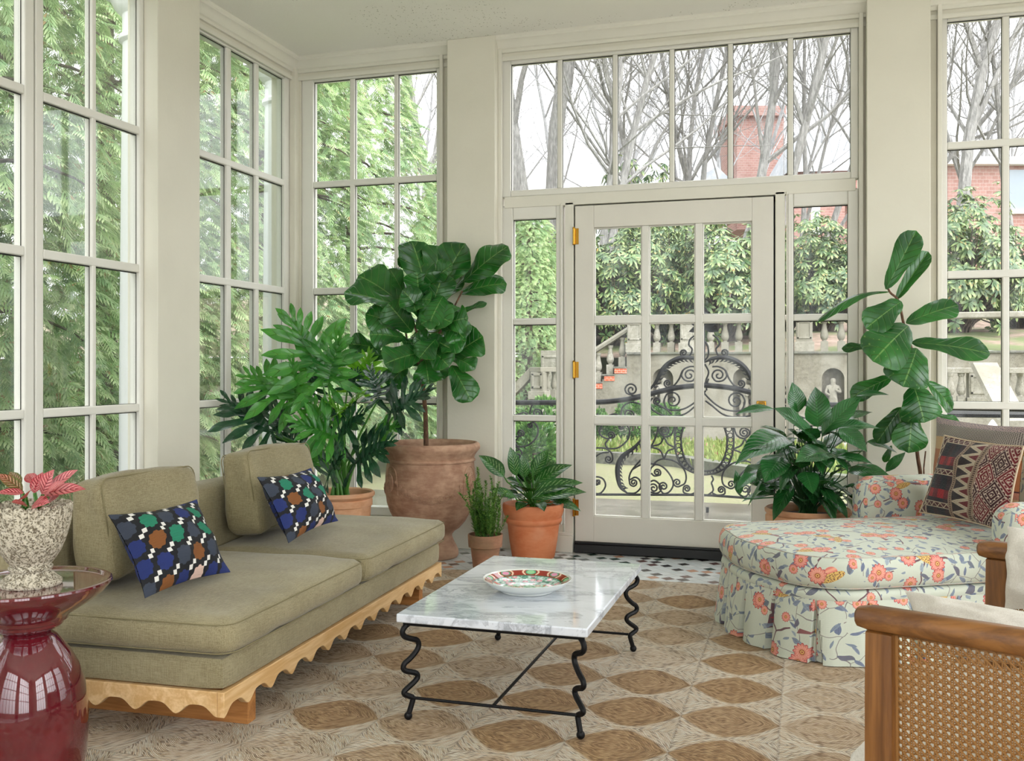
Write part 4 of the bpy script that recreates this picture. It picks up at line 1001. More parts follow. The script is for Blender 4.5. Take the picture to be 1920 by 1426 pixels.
# ---- peace lily
Lp = V(.022, 5.40, 0); lily = root('peace_lily', Lp, 'bushy glossy peace lily in a pale terracotta pot right of the garden door', 'potted plant')
MB().lathe([(.15, 0), (.155, .01), (.192, .27), (.196, .30), (.213, .31), (.22, .33), (.22, .365), (.212, .375), (.222, .385), (.224, .40), (.215, .41), (.2, .40), (.19, .36)], Lp, 56, lambda a, k, z: 1+(.008*math.sin(a*46) if 7 <= k <= 9 else 0)).build('pot', M_TERRA2, lily)
soil(lily, Lp+V(0, 0, .365), .193)
DL = (Lp-CAMP).dot(FWD)
def cl(x, y, d=0): return at(1300+x/2.852, 400+y/2.852, DL+d)
LL = [(560, 1062, 528, 902, .34, -.1, -.1, .08), (665, 1140, 652, 926, .37, -.1, -.12, .06), (690, 1175, 900, 975, .20, -.12, -.1, .12), (870, 975, 1048, 970, .13, -.1, -.12, .16), (665, 1228, 430, 1040, .21, -.16, -.3, .12), (430, 1045, 222, 1075, .14, -.3, -.36, .14), (740, 1120, 960, 1062, .18, 0, .1, .1),
      (770, 1145, 1000, 1150, .20, -.1, -.1, .14), (780, 1150, 930, 1275, .30, -.2, -.3, .1), (480, 1240, 290, 1265, .26, -.2, -.35, .2), (500, 1200, 222, 1345, .2, -.15, -.4, .24), (470, 1300, 380, 1440, .3, -.2, -.38, .1), (720, 1280, 545, 1330, .24, -.25, -.42, .14), (620, 1270, 500, 1150, .25, -.1, -.2, .1), (760, 1300, 960, 1340, .22, -.2, -.3, .14), (830, 1380, 1050, 1400, .25, -.1, -.2, .16), (600, 1380, 640, 1500, .3, -.25, -.4, .1), (930, 1220, 1090, 1280, .18, 0, 0, .14), (1030, 1380, 1135, 1275, .17, .05, .1, .1), (250, 1500, 225, 1370, .2, -.3, -.3, .1), (330, 1390, 230, 1480, .2, -.3, -.4, .1)]
mb = MB(); ms = MB(); rnd = random.Random(11); pc = Lp+V(0, 0, .36)
for i, (bx, by, tx, ty, w, d0, d1, dr) in enumerate(LL):
    b = cl(bx, by, d0); t = cl(tx, ty, d1); up = -FWD*.55+UPZ*.75+RGT*rnd.uniform(-.2, .2)
    leaf(mb, b, t, up, (t-b).length*w, BROAD, 14, 4, dr, .3, .10, i, rnd.uniform(-.3, .3), .1, .02, 12)
    if i != 3 and i != 5: ms.tube(bez(pc+V(rnd.uniform(-.05, .05), rnd.uniform(-.05, .05), 0), pc+V(0, 0, .2), b-UPZ*.08, b, 7), [.005-.0025*q/7 for q in range(8)], 6)
for i in range(74):
    az = rnd.uniform(0, 6.283); rr = rnd.uniform(.06, .30); h = rnd.uniform(.05, .42)*(1.15-rr*1.4); o = V(math.cos(az), math.sin(az), 0)
    b = pc+o*rr*.75+UPZ*(h+.05); L = rnd.uniform(.17, .27); t = b+o*L*rnd.uniform(.55, .95)+UPZ*L*rnd.uniform(-.75, .35)
    if t.y > 5.86: continue
    leaf(mb, b, t, UPZ*.9+o*.25-FWD*.2, L*rnd.uniform(.17, .25), BROAD, 12, 3, rnd.uniform(.1, .25), .3, .10, i+100, rnd.uniform(-.4, .4), .1, .02, 12)
    ms.tube(bez(pc+o*.03, pc+o*.05+UPZ*.15, b-UPZ*.06, b, 6), [.0045-.002*q/6 for q in range(7)], 5)
mb.build('foliage', M_LILY, lily, angle=0); ms.build('stalks', M_STEMD, lily)

# ---- split-leaf philodendron
PP = V(-2.62, 5.16, 0); phil = root('philodendron', PP, 'large philodendron with deeply cut leaves in a tan pot behind the sofa', 'potted plant')
MB().lathe([(.13, 0), (.135, .01), (.178, .26), (.184, .345), (.19, .35), (.192, .385), (.186, .392), (.196, .398), (.206, .41), (.206, .425), (.196, .432), (.186, .425), (.178, .38)], PP, 64, lambda a, k, z: 1+(.012*math.sin(a*60+k) if k in (4, 5) else 0)).build('pot', M_TERRA2, phil)
soil(phil, PP+V(0, 0, .385), .182)
DP = 5.65
def lobed(mb, b, t, up, size, seed, n=8, mi=0, width=1.0):
    rnd = random.Random(seed); L = (t-b).length; ax = (t-b).normalized(); side = ax.cross(up).normalized(); nr = side.cross(ax)
    leaf(mb, b, t, up, L*.17, LANCE, 10, 2, .08, .2, .0, seed, 0, 0, 0, 7, mi)
    for k in range(n):
        f = k/(n-1); p = b.lerp(t, .02+.86*f)+nr*L*.08*2*f*(1-f)
        for s in (-1, 1):
            an = math.radians(108-92*f**.8+rnd.uniform(-7, 7)); l = L*width*(.46+.36*math.sin(math.pi*min(1, f*1.05+.12)))*rnd.uniform(.85, 1.12)*(1-.25*f)
            d = ax*math.cos(an)+side*s*math.sin(an)+nr*rnd.uniform(.05, .35); q = p+d*l-UPZ*l*.12
            leaf(mb, p, q, nr+d*.1, l*.125, LOBE, 7, 2, .10, .22, .30, seed*31+k*2+s, 0, 0, 0, 7, mi)
PL = [(480, 668, 530, 480, 0, 0, 0), (455, 650, 340, 415, 0, .05, 0), (345, 742, 335, 590, -.05, -.08, 0), (330, 738, 160, 640, -.02, 0, 0), (238, 872, 75, 750, 0, .05, 2), (245, 865, 320, 755, .0, .0, 2), (520, 892, 350, 830, -.12, -.22, 0), (520, 890, 625, 800, -.1, -.2, 2), (610, 690, 650, 555, .2, .25, 1), (545, 795, 620, 720, -.05, -.15, 1), (540, 800, 470, 745, -.05, -.12, 1),
      (735, 790, 880, 705, 0, -.05, 2), (690, 730, 660, 620, .05, .05, 2), (700, 870, 770, 845, -.05, -.1, 0), (590, 1000, 735, 915, -.12, -.2, 2), (480, 1050, 540, 970, -.15, -.25, 2), (385, 1000, 300, 880, .05, .08, 2), (420, 1010, 420, 920, .0, -.05, 0), (400, 700, 440, 600, .1, .15, 2), (560, 690, 600, 620, .1, .12, 2), (470, 840, 380, 740, -.02, -.05, 0)]
mm = [MB(), MB(), MB()]; ms = MB(); rnd = random.Random(3); pc = PP+V(0, 0, .38)
def cp(x, y, d=0): return at(400+x/2.228, 420+y/2.228, DP+d)
for i, (bx, by, tx, ty, d0, d1, mi) in enumerate(PL):
    b = cp(bx, by, d0); t = cp(tx, ty, d1); t = b+(t-b)*1.12; up = (-FWD*.75+UPZ*.6+RGT*rnd.uniform(-.25, .25)) if mi != 1 else (-FWD*.45+UPZ*.9)
    lobed(mm[mi], b, t, up, 1, i+5, 8, 0, 1.0)
    c0 = pc+V(rnd.uniform(-.05, .05), rnd.uniform(-.05, .05), 0); ms.tube(bez(c0, c0+UPZ*.22+(b-c0)*.12, b+(c0-b)*.25+UPZ*.04, b, 9), [.0095-.0045*q/9 for q in range(10)], 7)
mm[0].build('foliage', M_PHIL, phil, angle=0); mm[1].build('new_foliage', M_PHIL2, phil, angle=0); mm[2].build('old_foliage', M_PHILD, phil, angle=0); ms.build('stalks', M_STEM, phil)

# ---- small rosemary and chinese evergreen
R0 = V(-1.905, 5.235, 0); rose = root('rosemary', R0, 'feathery rosemary in a small mossy terracotta pot on the tiles', 'potted plant')
R0 = at(901, 1040, 5.42); R0.z = 0; R0.y += .085; rose.location = R0
MB().lathe([(.066, 0), (.068, .004), (.084, .138), (.096, .142), (.100, .205), (.099, .212), (.092, .212), (.088, .19), (.086, .18)], R0, 40).build('pot', M_OLDPOT, rose)
soil(rose, R0+V(0, 0, .188), .087)
mb = MB(); ms = MB(); rnd = random.Random(21)
for k in range(46):
    az = rnd.uniform(0, 6.283); r0 = rnd.uniform(0, .08); b = R0+V(math.cos(az)*r0, math.sin(az)*r0, .19); h = rnd.uniform(.14, .40)*(1.0 if k % 3 else .7); o = V(math.cos(az), math.sin(az), 0)
    pts = bez(b, b+UPZ*h*.4+o*.02, b+UPZ*h*.75+o*rnd.uniform(.0, .06), b+UPZ*h+o*rnd.uniform(.0, .13)+V(rnd.uniform(-.02, .02), 0, 0), 12); ms.tube(pts, .0012, 4)
    for q in range(int(h*520)):
        f = rnd.uniform(.08, 1); i = min(11, int(f*12)); p = pts[i].lerp(pts[i+1], f*12-i); a2 = rnd.uniform(0, 6.283); d = V(math.cos(a2), math.sin(a2), rnd.uniform(.2, 1.1)).normalized(); l = rnd.uniform(.018, .032)*(1.1-.4*f); s = d.cross(UPZ).normalized()*.0024
        mb.add([p-s, p+s, p+d*l*.6+s*1.2+UPZ*.0005, p+d*l, p+d*l*.6-s*1.2], [(0, 1, 2, 3, 4)])
mb.build('foliage', M_ROSE, rose, smooth=False); ms.build('stalks', M_STEM, rose)
E0 = at(1000, 1042, 5.93); E0.z = 0; ev = root('chinese_evergreen', E0, 'silver marked evergreen in a bright orange terracotta pot left of the door', 'potted plant')
MB().lathe([(.128, 0), (.131, .006), (.146, .095), (.147, .10), (.160, .205), (.170, .215), (.176, .225), (.176, .236), (.172, .243), (.180, .262), (.187, .285), (.189, .315), (.186, .327), (.176, .330), (.170, .318), (.164, .27)], E0, 64).build('pot', M_TERRA, ev)
soil(ev, E0+V(0, 0, .285), .166)
EL = [(1215, 1055, 1108, 965, .26, 0, .05), (1265, 1050, 1240, 930, .24, 0, 0), (1300, 1060, 1290, 960, .26, .02, .02), (1335, 1050, 1400, 940, .26, 0, 0), (1345, 1080, 1500, 1005, .22, 0, .02), (1340, 1120, 1545, 1080, .19, -.05, -.08), (1330, 1145, 1560, 1120, .18, -.08, -.14), (1260, 1140, 1150, 1110, .22, -.1, -.14)]
mb = MB(); ms = MB(); rnd = random.Random(8); pc = E0+V(0, 0, .285)
def ce(x, y, d=0): return at(400+x/2.228, 420+y/2.228, 5.85+d)
for i, (bx, by, tx, ty, w, d0, d1) in enumerate(EL):
    b = ce(bx, by, d0-.05); t = ce(tx, ty, d1-.05); leaf(mb, b, t, -FWD*.6+UPZ*.7, (t-b).length*w, BROAD, 12, 4, .12, .35, .05, i, 0, .1, .012, 8); ms.tube(bez(pc, pc+UPZ*.1, b-UPZ*.05, b, 5), .004, 6)
for i in range(40):
    az = rnd.uniform(0, 6.283); o = V(math.cos(az), math.sin(az), 0); f = rnd.random(); b = pc+o*(.03+.09*f)+UPZ*(.04+.16*(1-f)); L = rnd.uniform(.15, .2); t = b+o*L*(.5+.45*f)+UPZ*L*(.75-1.05*f)
    if t.y > 5.85 or b.y > 5.85: continue
    leaf(mb, b, t, UPZ*.8+o*.1-FWD*.35, L*.24, BROAD, 10, 3, .15, .35, .05, i+50, rnd.uniform(-.3, .3), .1, .012, 8); ms.tube(bez(pc+o*.02, pc+UPZ*.08, b-UPZ*.03, b, 5), .004, 5)
mb.build('foliage', M_AGL, ev, angle=0); ms.build('stalks', M_STEM, ev)

# ---- fluted stone planter with the pink aglaonema, on the side table
S0 = V(RT.x+.012, RT.y, .5465+RZ); pk = root('pink_aglaonema', S0, 'pink leaved plant in a fluted pitted stone planter on the red table', 'potted plant')
sp = [(.078, 0, 0), (.080, .006, .2), (.078, .012, .6), (.066, .022, 1), (.054, .033, .8), (.049, .040, .3), (.055, .043, 0), (.056, .051, 0), (.050, .055, 0), (.060, .068, 0), (.075, .090, 0), (.086, .115, 0), (.094, .142, .1), (.099, .165, .5), (.102, .185, 1), (.104, .205, 1), (.105, .219, 1), (.098, .222, .8), (.092, .212, .3), (.088, .195, 0), (.080, .19, 0)]
mb = MB(); vs = []; uvs = []; NA = 160; m = len(sp)
for kq, (r, z, f) in enumerate(sp):
    for j in range(NA+1):
        a = 2*math.pi*j/NA; fl = abs(math.sin(a*(10 if z > .06 else 14))); fl2 = fl**.5
        rr = r*(1+f*.055*(fl2-.7)); zz = z+(f*.010*(fl2-.6) if z > .2 else 0); e = mnoise.noise(V(r*40*math.cos(a), r*40*math.sin(a), z*40))*.0012
        vs.append((S0.x+(rr+e)*math.cos(a), S0.y+(rr+e)*math.sin(a), S0.z+zz)); uvs.append((j/NA, z))
mb.add(vs, [(q*(NA+1)+j, q*(NA+1)+j+1, (q+1)*(NA+1)+j+1, (q+1)*(NA+1)+j) for q in range(m-1) for j in range(NA)], uvs)
mb.add([vs[j] for j in range(NA)], [tuple(range(NA-1, -1, -1))]); mb.build('planter', M_STONEP, pk, angle=0)
soil(pk, S0+V(0, 0, .193), .086)
DK = 2.66
def c3(x, y, d=0): return at(x/2.353, 820+y/2.353, DK+d)
KL = [(100, 235, -12, 160, .22, 0, 0, 1), (105, 245, -20, 245, .2, -.03, -.05, 0), (118, 262, 150, 222, .5, -.04, -.08, 0), (150, 245, 190, 152, .3, .02, .05, 0), (185, 250, 240, 140, .36, -.02, -.02, 0), (212, 245, 345, 142, .24, 0, 0, 0), (195, 250, 380, 228, .2, -.03, -.05, 0), (190, 268, 285, 200, .24, -.05, -.1, 0), (120, 300, 50, 285, .35, -.05, -.09, 1), (135, 308, 218, 288, .34, -.06, -.1, 0), (215, 282, 262, 256, .4, 0, 0, 0), (90, 210, 40, 150, .25, .05, .08, 1), (150, 200, 120, 160, .3, .06, .1, 0)]
m0, m1, ms = MB(), MB(), MB(); pc = S0+V(0, 0, .192)
for i, (bx, by, tx, ty, w, d0, d1, mi) in enumerate(KL):
    b = c3(bx, by, d0); t = c3(tx, ty, d1); leaf(m1 if mi else m0, b, t, -FWD*.6+UPZ*.75, (t-b).length*w, BROAD, 12, 4, .12, .3, .05, i, 0, .1, .015, 8)
    q = pc+V((-.02 if bx < 150 else .025), 0, 0)+V(random.Random(i).uniform(-.012, .012), 0, 0); ms.tube(bez(q, q+UPZ*.05, b-UPZ*.02, b, 6), .0028, 6)
m0.build('foliage', M_PINK, pk, angle=0); m1.build('variegated_foliage', M_PINKG, pk, angle=0); ms.build('stalks', M_STEM, pk)
# ------------------------------------------------------------------ the garden
def ground_mat(name, a, b, c, sc, bd=.02, rough=.9):
    m = Mat(name, rough=rough); x, y, z = m.pos(); v = m.vec(x, y, z); n = m.noise(v, sc, 5, .65); n2 = m.noise(v, sc*.17, 3)
    m.set(col=m.mix(n2.ramp(.42, .62), m.mix(n.ramp(.35, .65), a, b), c)); m.bump(n, bd); return m
M_LAWN = ground_mat('winter_lawn', (112, 114, 78), (136, 136, 98), (126, 122, 92), 30)
M_SOILG = ground_mat('garden_soil', (92, 78, 56), (120, 106, 78), (96, 112, 60), 9)
M_LITTER = ground_mat('leaf_litter', (112, 96, 80), (150, 128, 114), (96, 106, 64), 5, .03)
M_PATIO = ground_mat('wet_bluestone', (92, 88, 80), (124, 118, 108), (84, 74, 62), 3, .004, .25)
M_PATH = ground_mat('pale_gravel', (158, 158, 154), (180, 180, 174), (164, 162, 156), 40)
M_TERR = ground_mat('pale_bounce_paving', (214, 212, 204), (228, 226, 220), (220, 216, 208), 3, .004)
def stucco_mat(name, a, b, c, bd=.01):
    m = Mat(name, rough=.95); x, y, z = m.pos(); v = m.vec(x, y, z); n = m.noise(v, 16, 5, .7); n2 = m.noise(v, 1.3, 4); sp = m.noise(v, 42, 2)
    m.set(col=m.mix((sp > .64)*.8, m.mix(n2.ramp(.4, .65), m.mix(n.ramp(.35, .65), a, b), c), (104, 98, 84))); m.bump(n, bd); return m
M_STUC = stucco_mat('aggregate_stucco', (104, 99, 85), (126, 121, 106), (138, 134, 120))
M_CAST = stucco_mat('cast_stone', (136, 132, 118), (160, 156, 144), (122, 118, 104), .004)
M_COPING = stucco_mat('mossy_coping', (84, 84, 78), (116, 114, 104), (96, 100, 84))
def brick_mat(name, a, b, mort, sc):
    m = Mat(name, rough=.9); x, y, z = m.pos(); n = m.node('ShaderNodeTexBrick'); m.nt.links.new(m.vec(x+y*.9, z, 0.0).k, n.inputs['Vector'])
    n.inputs['Color1'].default_value = lin(a); n.inputs['Color2'].default_value = lin(b); n.inputs['Mortar'].default_value = lin(mort); n.inputs['Scale'].default_value = sc
    n.inputs['Mortar Size'].default_value = .012; m.set(col=S(m.nt, n.outputs[0])); return m
M_BRICK = brick_mat('hazed_red_brick', (152, 112, 102), (166, 128, 118), (176, 162, 154), 2.2)  # brick red paled and greyed to paint in distance haze
M_STEPB = brick_mat('orange_brick_step', (190, 78, 48), (204, 98, 62), (220, 206, 190), 6)
M_ROOF = ground_mat('pale_shingles', (176, 180, 184), (194, 198, 200), (168, 174, 180), 12)
M_GREYW = Mat('grey_window', col=(130, 142, 150), rough=.2)
M_BARK = bark_mat('hazed_grey_bark', (112, 110, 106), (150, 148, 143), .7)  # bark lightened in its colour to imitate haze
M_BARKF = bark_mat('hazed_pale_bark', (136, 136, 136), (164, 164, 164), .7)  # far trees: paler still, distance haze put into the colour
M_BARKR = bark_mat('cedar_bark', (62, 50, 42), (96, 80, 68), 1)
def fol_mat(name, a, b, tip, thin=.3, rough=.55, old=None):
    m = Mat(name, rough=rough); u, v, _ = m.xyz('UV'); x, y, z = m.pos(); n = m.noise(m.vec(x, y, z), .9, 4, .7); n2 = m.noise(m.vec(x, y, z), 5, 2)
    col = m.mix((n*.6+n2*.4).ramp(.38, .62), a, b); col = m.mix(v.ramp(.35, 1)*n2.ramp(.3, .6), col, tip)
    if old: col = m.mix((m.noise(m.vec(x+9.0, y, z), 11, 2) > .66), col, old)
    m.set(col=col); m.thin(thin, col); return m
M_CONIF = fol_mat('hazed_cypress_green', (118, 150, 104), (160, 188, 124), (212, 224, 174), .42, .7, (150, 124, 84))  # greens lifted, haze over the trees put into the colour
M_RHODO = fol_mat('rhododendron_green', (58, 88, 54), (92, 120, 70), (164, 178, 116), .18, .3, (178, 150, 92))
M_BOX = fol_mat('boxwood_green', (52, 92, 40), (84, 128, 58), (128, 164, 84), .25)
M_BED = fol_mat('ground_cover_green', (92, 116, 44), (128, 148, 66), (150, 158, 92), .3, .7, (178, 120, 110))

struct(MB().box(-5.2, 6, 6.07, 9.35, -.32, -.12).build('floor_patio', M_PATIO, smooth=False))
mb = MB(); mb.grid(lambda u, v: V(-22+u*14, -6+v*30, -.34+.10*mnoise.noise(V(u*9, v*14, 0))), 30, 40); mb.grid(lambda u, v: V(-8.02+u*2.85, -6+v*15.4, -.33), 10, 20)
struct(mb.build('ground', M_SOILG))
struct(MB().box(2.92, 26, -24, 6.05, -.5, -.22).box(-26, 2.9, -24, -1.8, -.5, -.221).build('ground_bounce', M_TERR, smooth=False))  # unseen pale ground, added to bounce skylight onto ceiling and walls
struct(MB().grid(lambda u, v: V(-8+u*22, 9.3+v*10, -.26+.02*mnoise.noise(V(u*20, v*9, 0))), 60, 30).build('lawn', M_LAWN))
WY = 19.0
struct(MB().box(-9, 10, 17.5, WY, -.4, -.215).build('path', M_PATH, smooth=False))
def wp(px, py): return at_y(px, py, WY)
def hillz(x, y): return 1.44+max(0, y-WY)*.125+.25*mnoise.noise(V(x*.25, y*.25, 0))
struct(MB().grid(lambda u, v: V(-30+u*70, WY+.25+v*60, hillz(-30+u*70, WY+.25+v*60)-(0 if v > 0 else .05)), 60, 50).box(-30, wp(1175, 700).x-.02, WY+1.22, WY+1.5, -.5, 1.42).build('hill', M_LITTER))
def tube_obj(name, mat, parent, pts, r, n=8): mb = MB(); mb.tube(pts, r, n); return mb.build(name, mat, parent)

# porch columns outside the left windows
for i, (cx, cy, r) in enumerate(((-3.70, 4.84, .165), (-3.63, 6.25, .145))):
    o = root('porch_column', (cx, cy, -.30), 'white round porch column seen through the %s' % ('near left casement' if i == 0 else 'corner window beside the leafy plants'), 'column', 'white porch columns')
    MB().lathe([(r*1.06, .12+.03*k) if False else (r*(1.03-.14*(k/20)**1.6), .12+3.24*k/20) for k in range(21)], (cx, cy, -.30), 40).build('shaft', M_WHITE, o)
    mb = MB(); mb.box(cx-r*1.4, cx+r*1.4, cy-r*1.4, cy+r*1.4, -.32, -.24); mb.lathe([(r*1.3, .06), (r*1.34, .085), (r*1.28, .11), (r*1.08, .125), (r*1.03, .14)], (cx, cy, -.30), 40); mb.build('column_base', M_WHITE, o, bevel=.004)
    mb = MB(); mb.lathe([(r*.90, 3.355), (r*1.03, 3.37), (r*1.03, 3.395), (r*.9, 3.41), (r*.9, 3.52), (r*1.0, 3.53), (r*1.15, 3.555), (r*1.30, 3.60), (r*1.33, 3.625)], (cx, cy, -.30), 40); mb.box(cx-r*1.4, cx+r*1.4, cy-r*1.4, cy+r*1.4, 3.32, 3.39); mb.build('capital', M_WHITE, o, bevel=.004)

# conifers: one crown of drooping flat sprays, copied with its trunk
def conifer_mesh(seed, H, R, n, sl):
    rnd = random.Random(seed); mb = MB(); stems = MB()
    for q in range(n):
        z = H*(1-(rnd.random()**.85)*.97); f = 1-z/H; az = rnd.uniform(0, 6.283); lump = .80+.25*mnoise.noise(V(math.cos(az)*2.2, math.sin(az)*2.2, z*.9+seed))
        rr = R*(min(1, f*1.9)**.75)*lump*(1-.55*rnd.random()**2.2)*(1.0 if f < .9 else .85)+.06; o = V(math.cos(az), math.sin(az), 0)
        b = o*rr+UPZ*z; d = (o*rnd.uniform(.5, 1)+UPZ*rnd.uniform(-.75, .15)+V(rnd.uniform(-.5, .5), rnd.uniform(-.5, .5), 0)).normalized(); L = sl*rnd.uniform(.6, 1.25)
        side = d.cross(UPZ).normalized(); side = (side+UPZ*rnd.uniform(-.5, .5)).normalized(); nr = side.cross(d); vs = []; fs = []; uv = []; K = 6; drop = rnd.uniform(.1, .4)
        def P(t, s): return b+d*(L*t)+side*s-UPZ*(drop*L*t*t+abs(s)*.35)
        for k in range(K):
            t0 = .08+.82*k/K; wl = L*.46*(1-.72*t0)*rnd.uniform(.8, 1.15)
            for s in (-1, 1):
                tt = t0+wl/L*.75; w = L*.045; i0 = len(vs)
                a = P(t0, 0); c = P(min(1.02, tt), s*wl*.72); m_ = a.lerp(c, .5); ww = (d*.6-side*s*.6)*w
                vs += [a, m_+ww, c, m_-ww]; uv += [(0, t0*.5), (.5, tt*.8), (1, 1), (.5, tt*.8)]; fs.append((i0, i0+1, i0+2, i0+3))
        i0 = len(vs); vs += [P(0, -.004), P(.6, L*.03), P(1.12, 0), P(.6, -L*.03)]; uv += [(0, 0), (0, .5), (0, 1), (0, .5)]; fs.append((i0, i0+1, i0+2, i0+3))
        mb.add(vs, fs, uv)
    trunk = MB(); trunk.tube([(0, 0, -.3), (.02, .03, H*.3), (-.02, .02, H*.65), (0, 0, H*.97)], [.17, .13, .07, .015], 8)
    for q in range(46):
        z = H*rnd.uniform(.04, .9); f = 1-z/H; az = rnd.uniform(0, 6.283); o = V(math.cos(az), math.sin(az), 0); rr = R*(min(1, f*1.9)**.75)*.85
        trunk.tube(bez(UPZ*z, UPZ*(z+.15)+o*rr*.4, UPZ*(z-.0)+o*rr*.8, UPZ*(z-.25)+o*rr, 5), [.028, .022, .017, .013, .009, .005], 5)
    return mb, trunk
def conifer(proto, loc, rz, sc, label, zs=1):
    global _con
    key = 'c%d' % proto
    if key not in _con:
        o = root('cypress_tree', loc); fm, tm = conifer_mesh(*((3, 8.6, 1.75, 10500, .22), (8, 7.4, 1.5, 8000, .21))[proto])
        for mbx, nm, mt in ((fm, 'foliage', M_CONIF), (tm, 'trunk', M_BARKR)):
            mbx.v = [(p[0]+loc[0], p[1]+loc[1], p[2]+loc[2]) for p in mbx.v]; mbx.build(nm, mt, o, smooth=(nm == 'trunk'))
        _con[key] = o
    else: o = copy_tree(_con[key]); o.location = loc
    o.rotation_euler.z = rz; o.scale = (sc, sc, sc*zs); tag(o, label, 'tree', 'cypresses beside the house'); return o
_con = {}
conifer(0, V(-6.15, 3.5, -.3), 0, 1.0, 'drooping green cypress outside the near left casement, its first sash')
conifer(0, V(-6.5, 5.9, -.3), 2.1, 1.0, 'dense feathery green cypress filling the near left casement beside a white column')
conifer(0, V(-6.9, 8.3, -.3), 4.0, 1.02, 'feathery green cypress seen through the window behind the olive back cushions')
conifer(0, V(-6.5, 10.6, -.3), 1.2, .95, 'tall cypress behind the glass between the corner column and the corner post')
conifer(1, V(-6.2, 12.6, -.3), 0, 1.0, 'tall feathery cypress filling the left panes of the back corner window')
conifer(1, V(-5.3, 14.2, -.3), 2.5, .66, 'thin topped cypress behind the middle panes of the back corner window')
conifer(1, V(-4.6, 16.2, -.3), 4.4, .62, 'shorter cypress behind the round headed fig, lower right of the corner window')
conifer(1, at_z(905, 860, -.3), .7, .30, 'small feathery conifer behind the narrow left sidelight of the door')
conifer(1, at_z(742, 860, -.3), 3.0, .34, 'low feathery conifer behind the clay urn and corner window')

# retaining wall with arched niches
def wp(px, py): return at_y(px, py, WY)
ZC2 = wp(1300, 664).z; mb = MB(); xs0 = wp(1175, 700).x; NI = [wp(p, 700).x for p in (1243, 1394, 1562)]; nr_ = .20; zb, zc_ = wp(1243, 786).z, wp(1243, 709).z
def wq(a, b, c, d): mb.add([a, b, c, d], [(0, 1, 2, 3)])
x = xs0; edges = []
for c in NI:
    edges.append((x, c-nr_, False)); n = 16
    for k in range(n): edges.append((c-nr_*math.cos(math.pi*k/n), c-nr_*math.cos(math.pi*(k+1)/n), c))
    x = c+nr_
edges.append((x, 9.0, False))
for a, b, c in edges:
    if c is False: wq(V(a, WY, -.4), V(b, WY, -.4), V(b, WY, ZC2), V(a, WY, ZC2)); continue
    za = zc_+math.sqrt(max(0, nr_**2-(a-c)**2)); z2 = zc_+math.sqrt(max(0, nr_**2-(b-c)**2)); da = WY+.12+.16*math.sqrt(max(0, 1-((a-c)/nr_)**2)); db = WY+.12+.16*math.sqrt(max(0, 1-((b-c)/nr_)**2))
    wq(V(a, WY, -.4), V(b, WY, -.4), V(b, WY, zb), V(a, WY, zb)); wq(V(a, WY, za), V(b, WY, z2), V(b, WY, ZC2), V(a, WY, ZC2))
    wq(V(a, da, zb), V(b, db, zb), V(b, db, z2), V(a, da, za)); wq(V(a, WY, za), V(a, da, za), V(b, db, z2), V(b, WY, z2)); wq(V(a, WY, zb), V(b, WY, zb), V(b, db, zb), V(a, da, zb))
for c in NI:
    for s in (-1, 1): wq(V(c+s*nr_, WY, zb), V(c+s*nr_, WY+.12, zb), V(c+s*nr_, WY+.12, zc_), V(c+s*nr_, WY, zc_))
wq(V(xs0, WY, -.4), V(xs0, WY+.5, -.4), V(xs0, WY+.5, ZC2), V(xs0, WY, ZC2))
# stepped left end with the stair's stucco side
ST = [(wp(1163+(-24*k), 686+14.5*k)) for k in range(9)]; sw = .245
for k in range(9):
    x1 = xs0-sw*k; x0 = x1-sw; zt_ = ZC2-.10-.152*(k+.9); wq(V(x0, WY, -.4), V(x1, WY, -.4), V(x1, WY, max(-.39, zt_-.10)), V(x0, WY, max(-.39, zt_-.10)))
rw = mb.build('retaining_wall', M_STUC, smooth=False); tag(rw, 'rough grey retaining wall with arched niches below the stone balustrade', 'wall')
MB().box(xs0, 9, WY-.05, WY+.4, ZC2, ZC2+.045).build('coping', M_COPING, rw, bevel=.01)
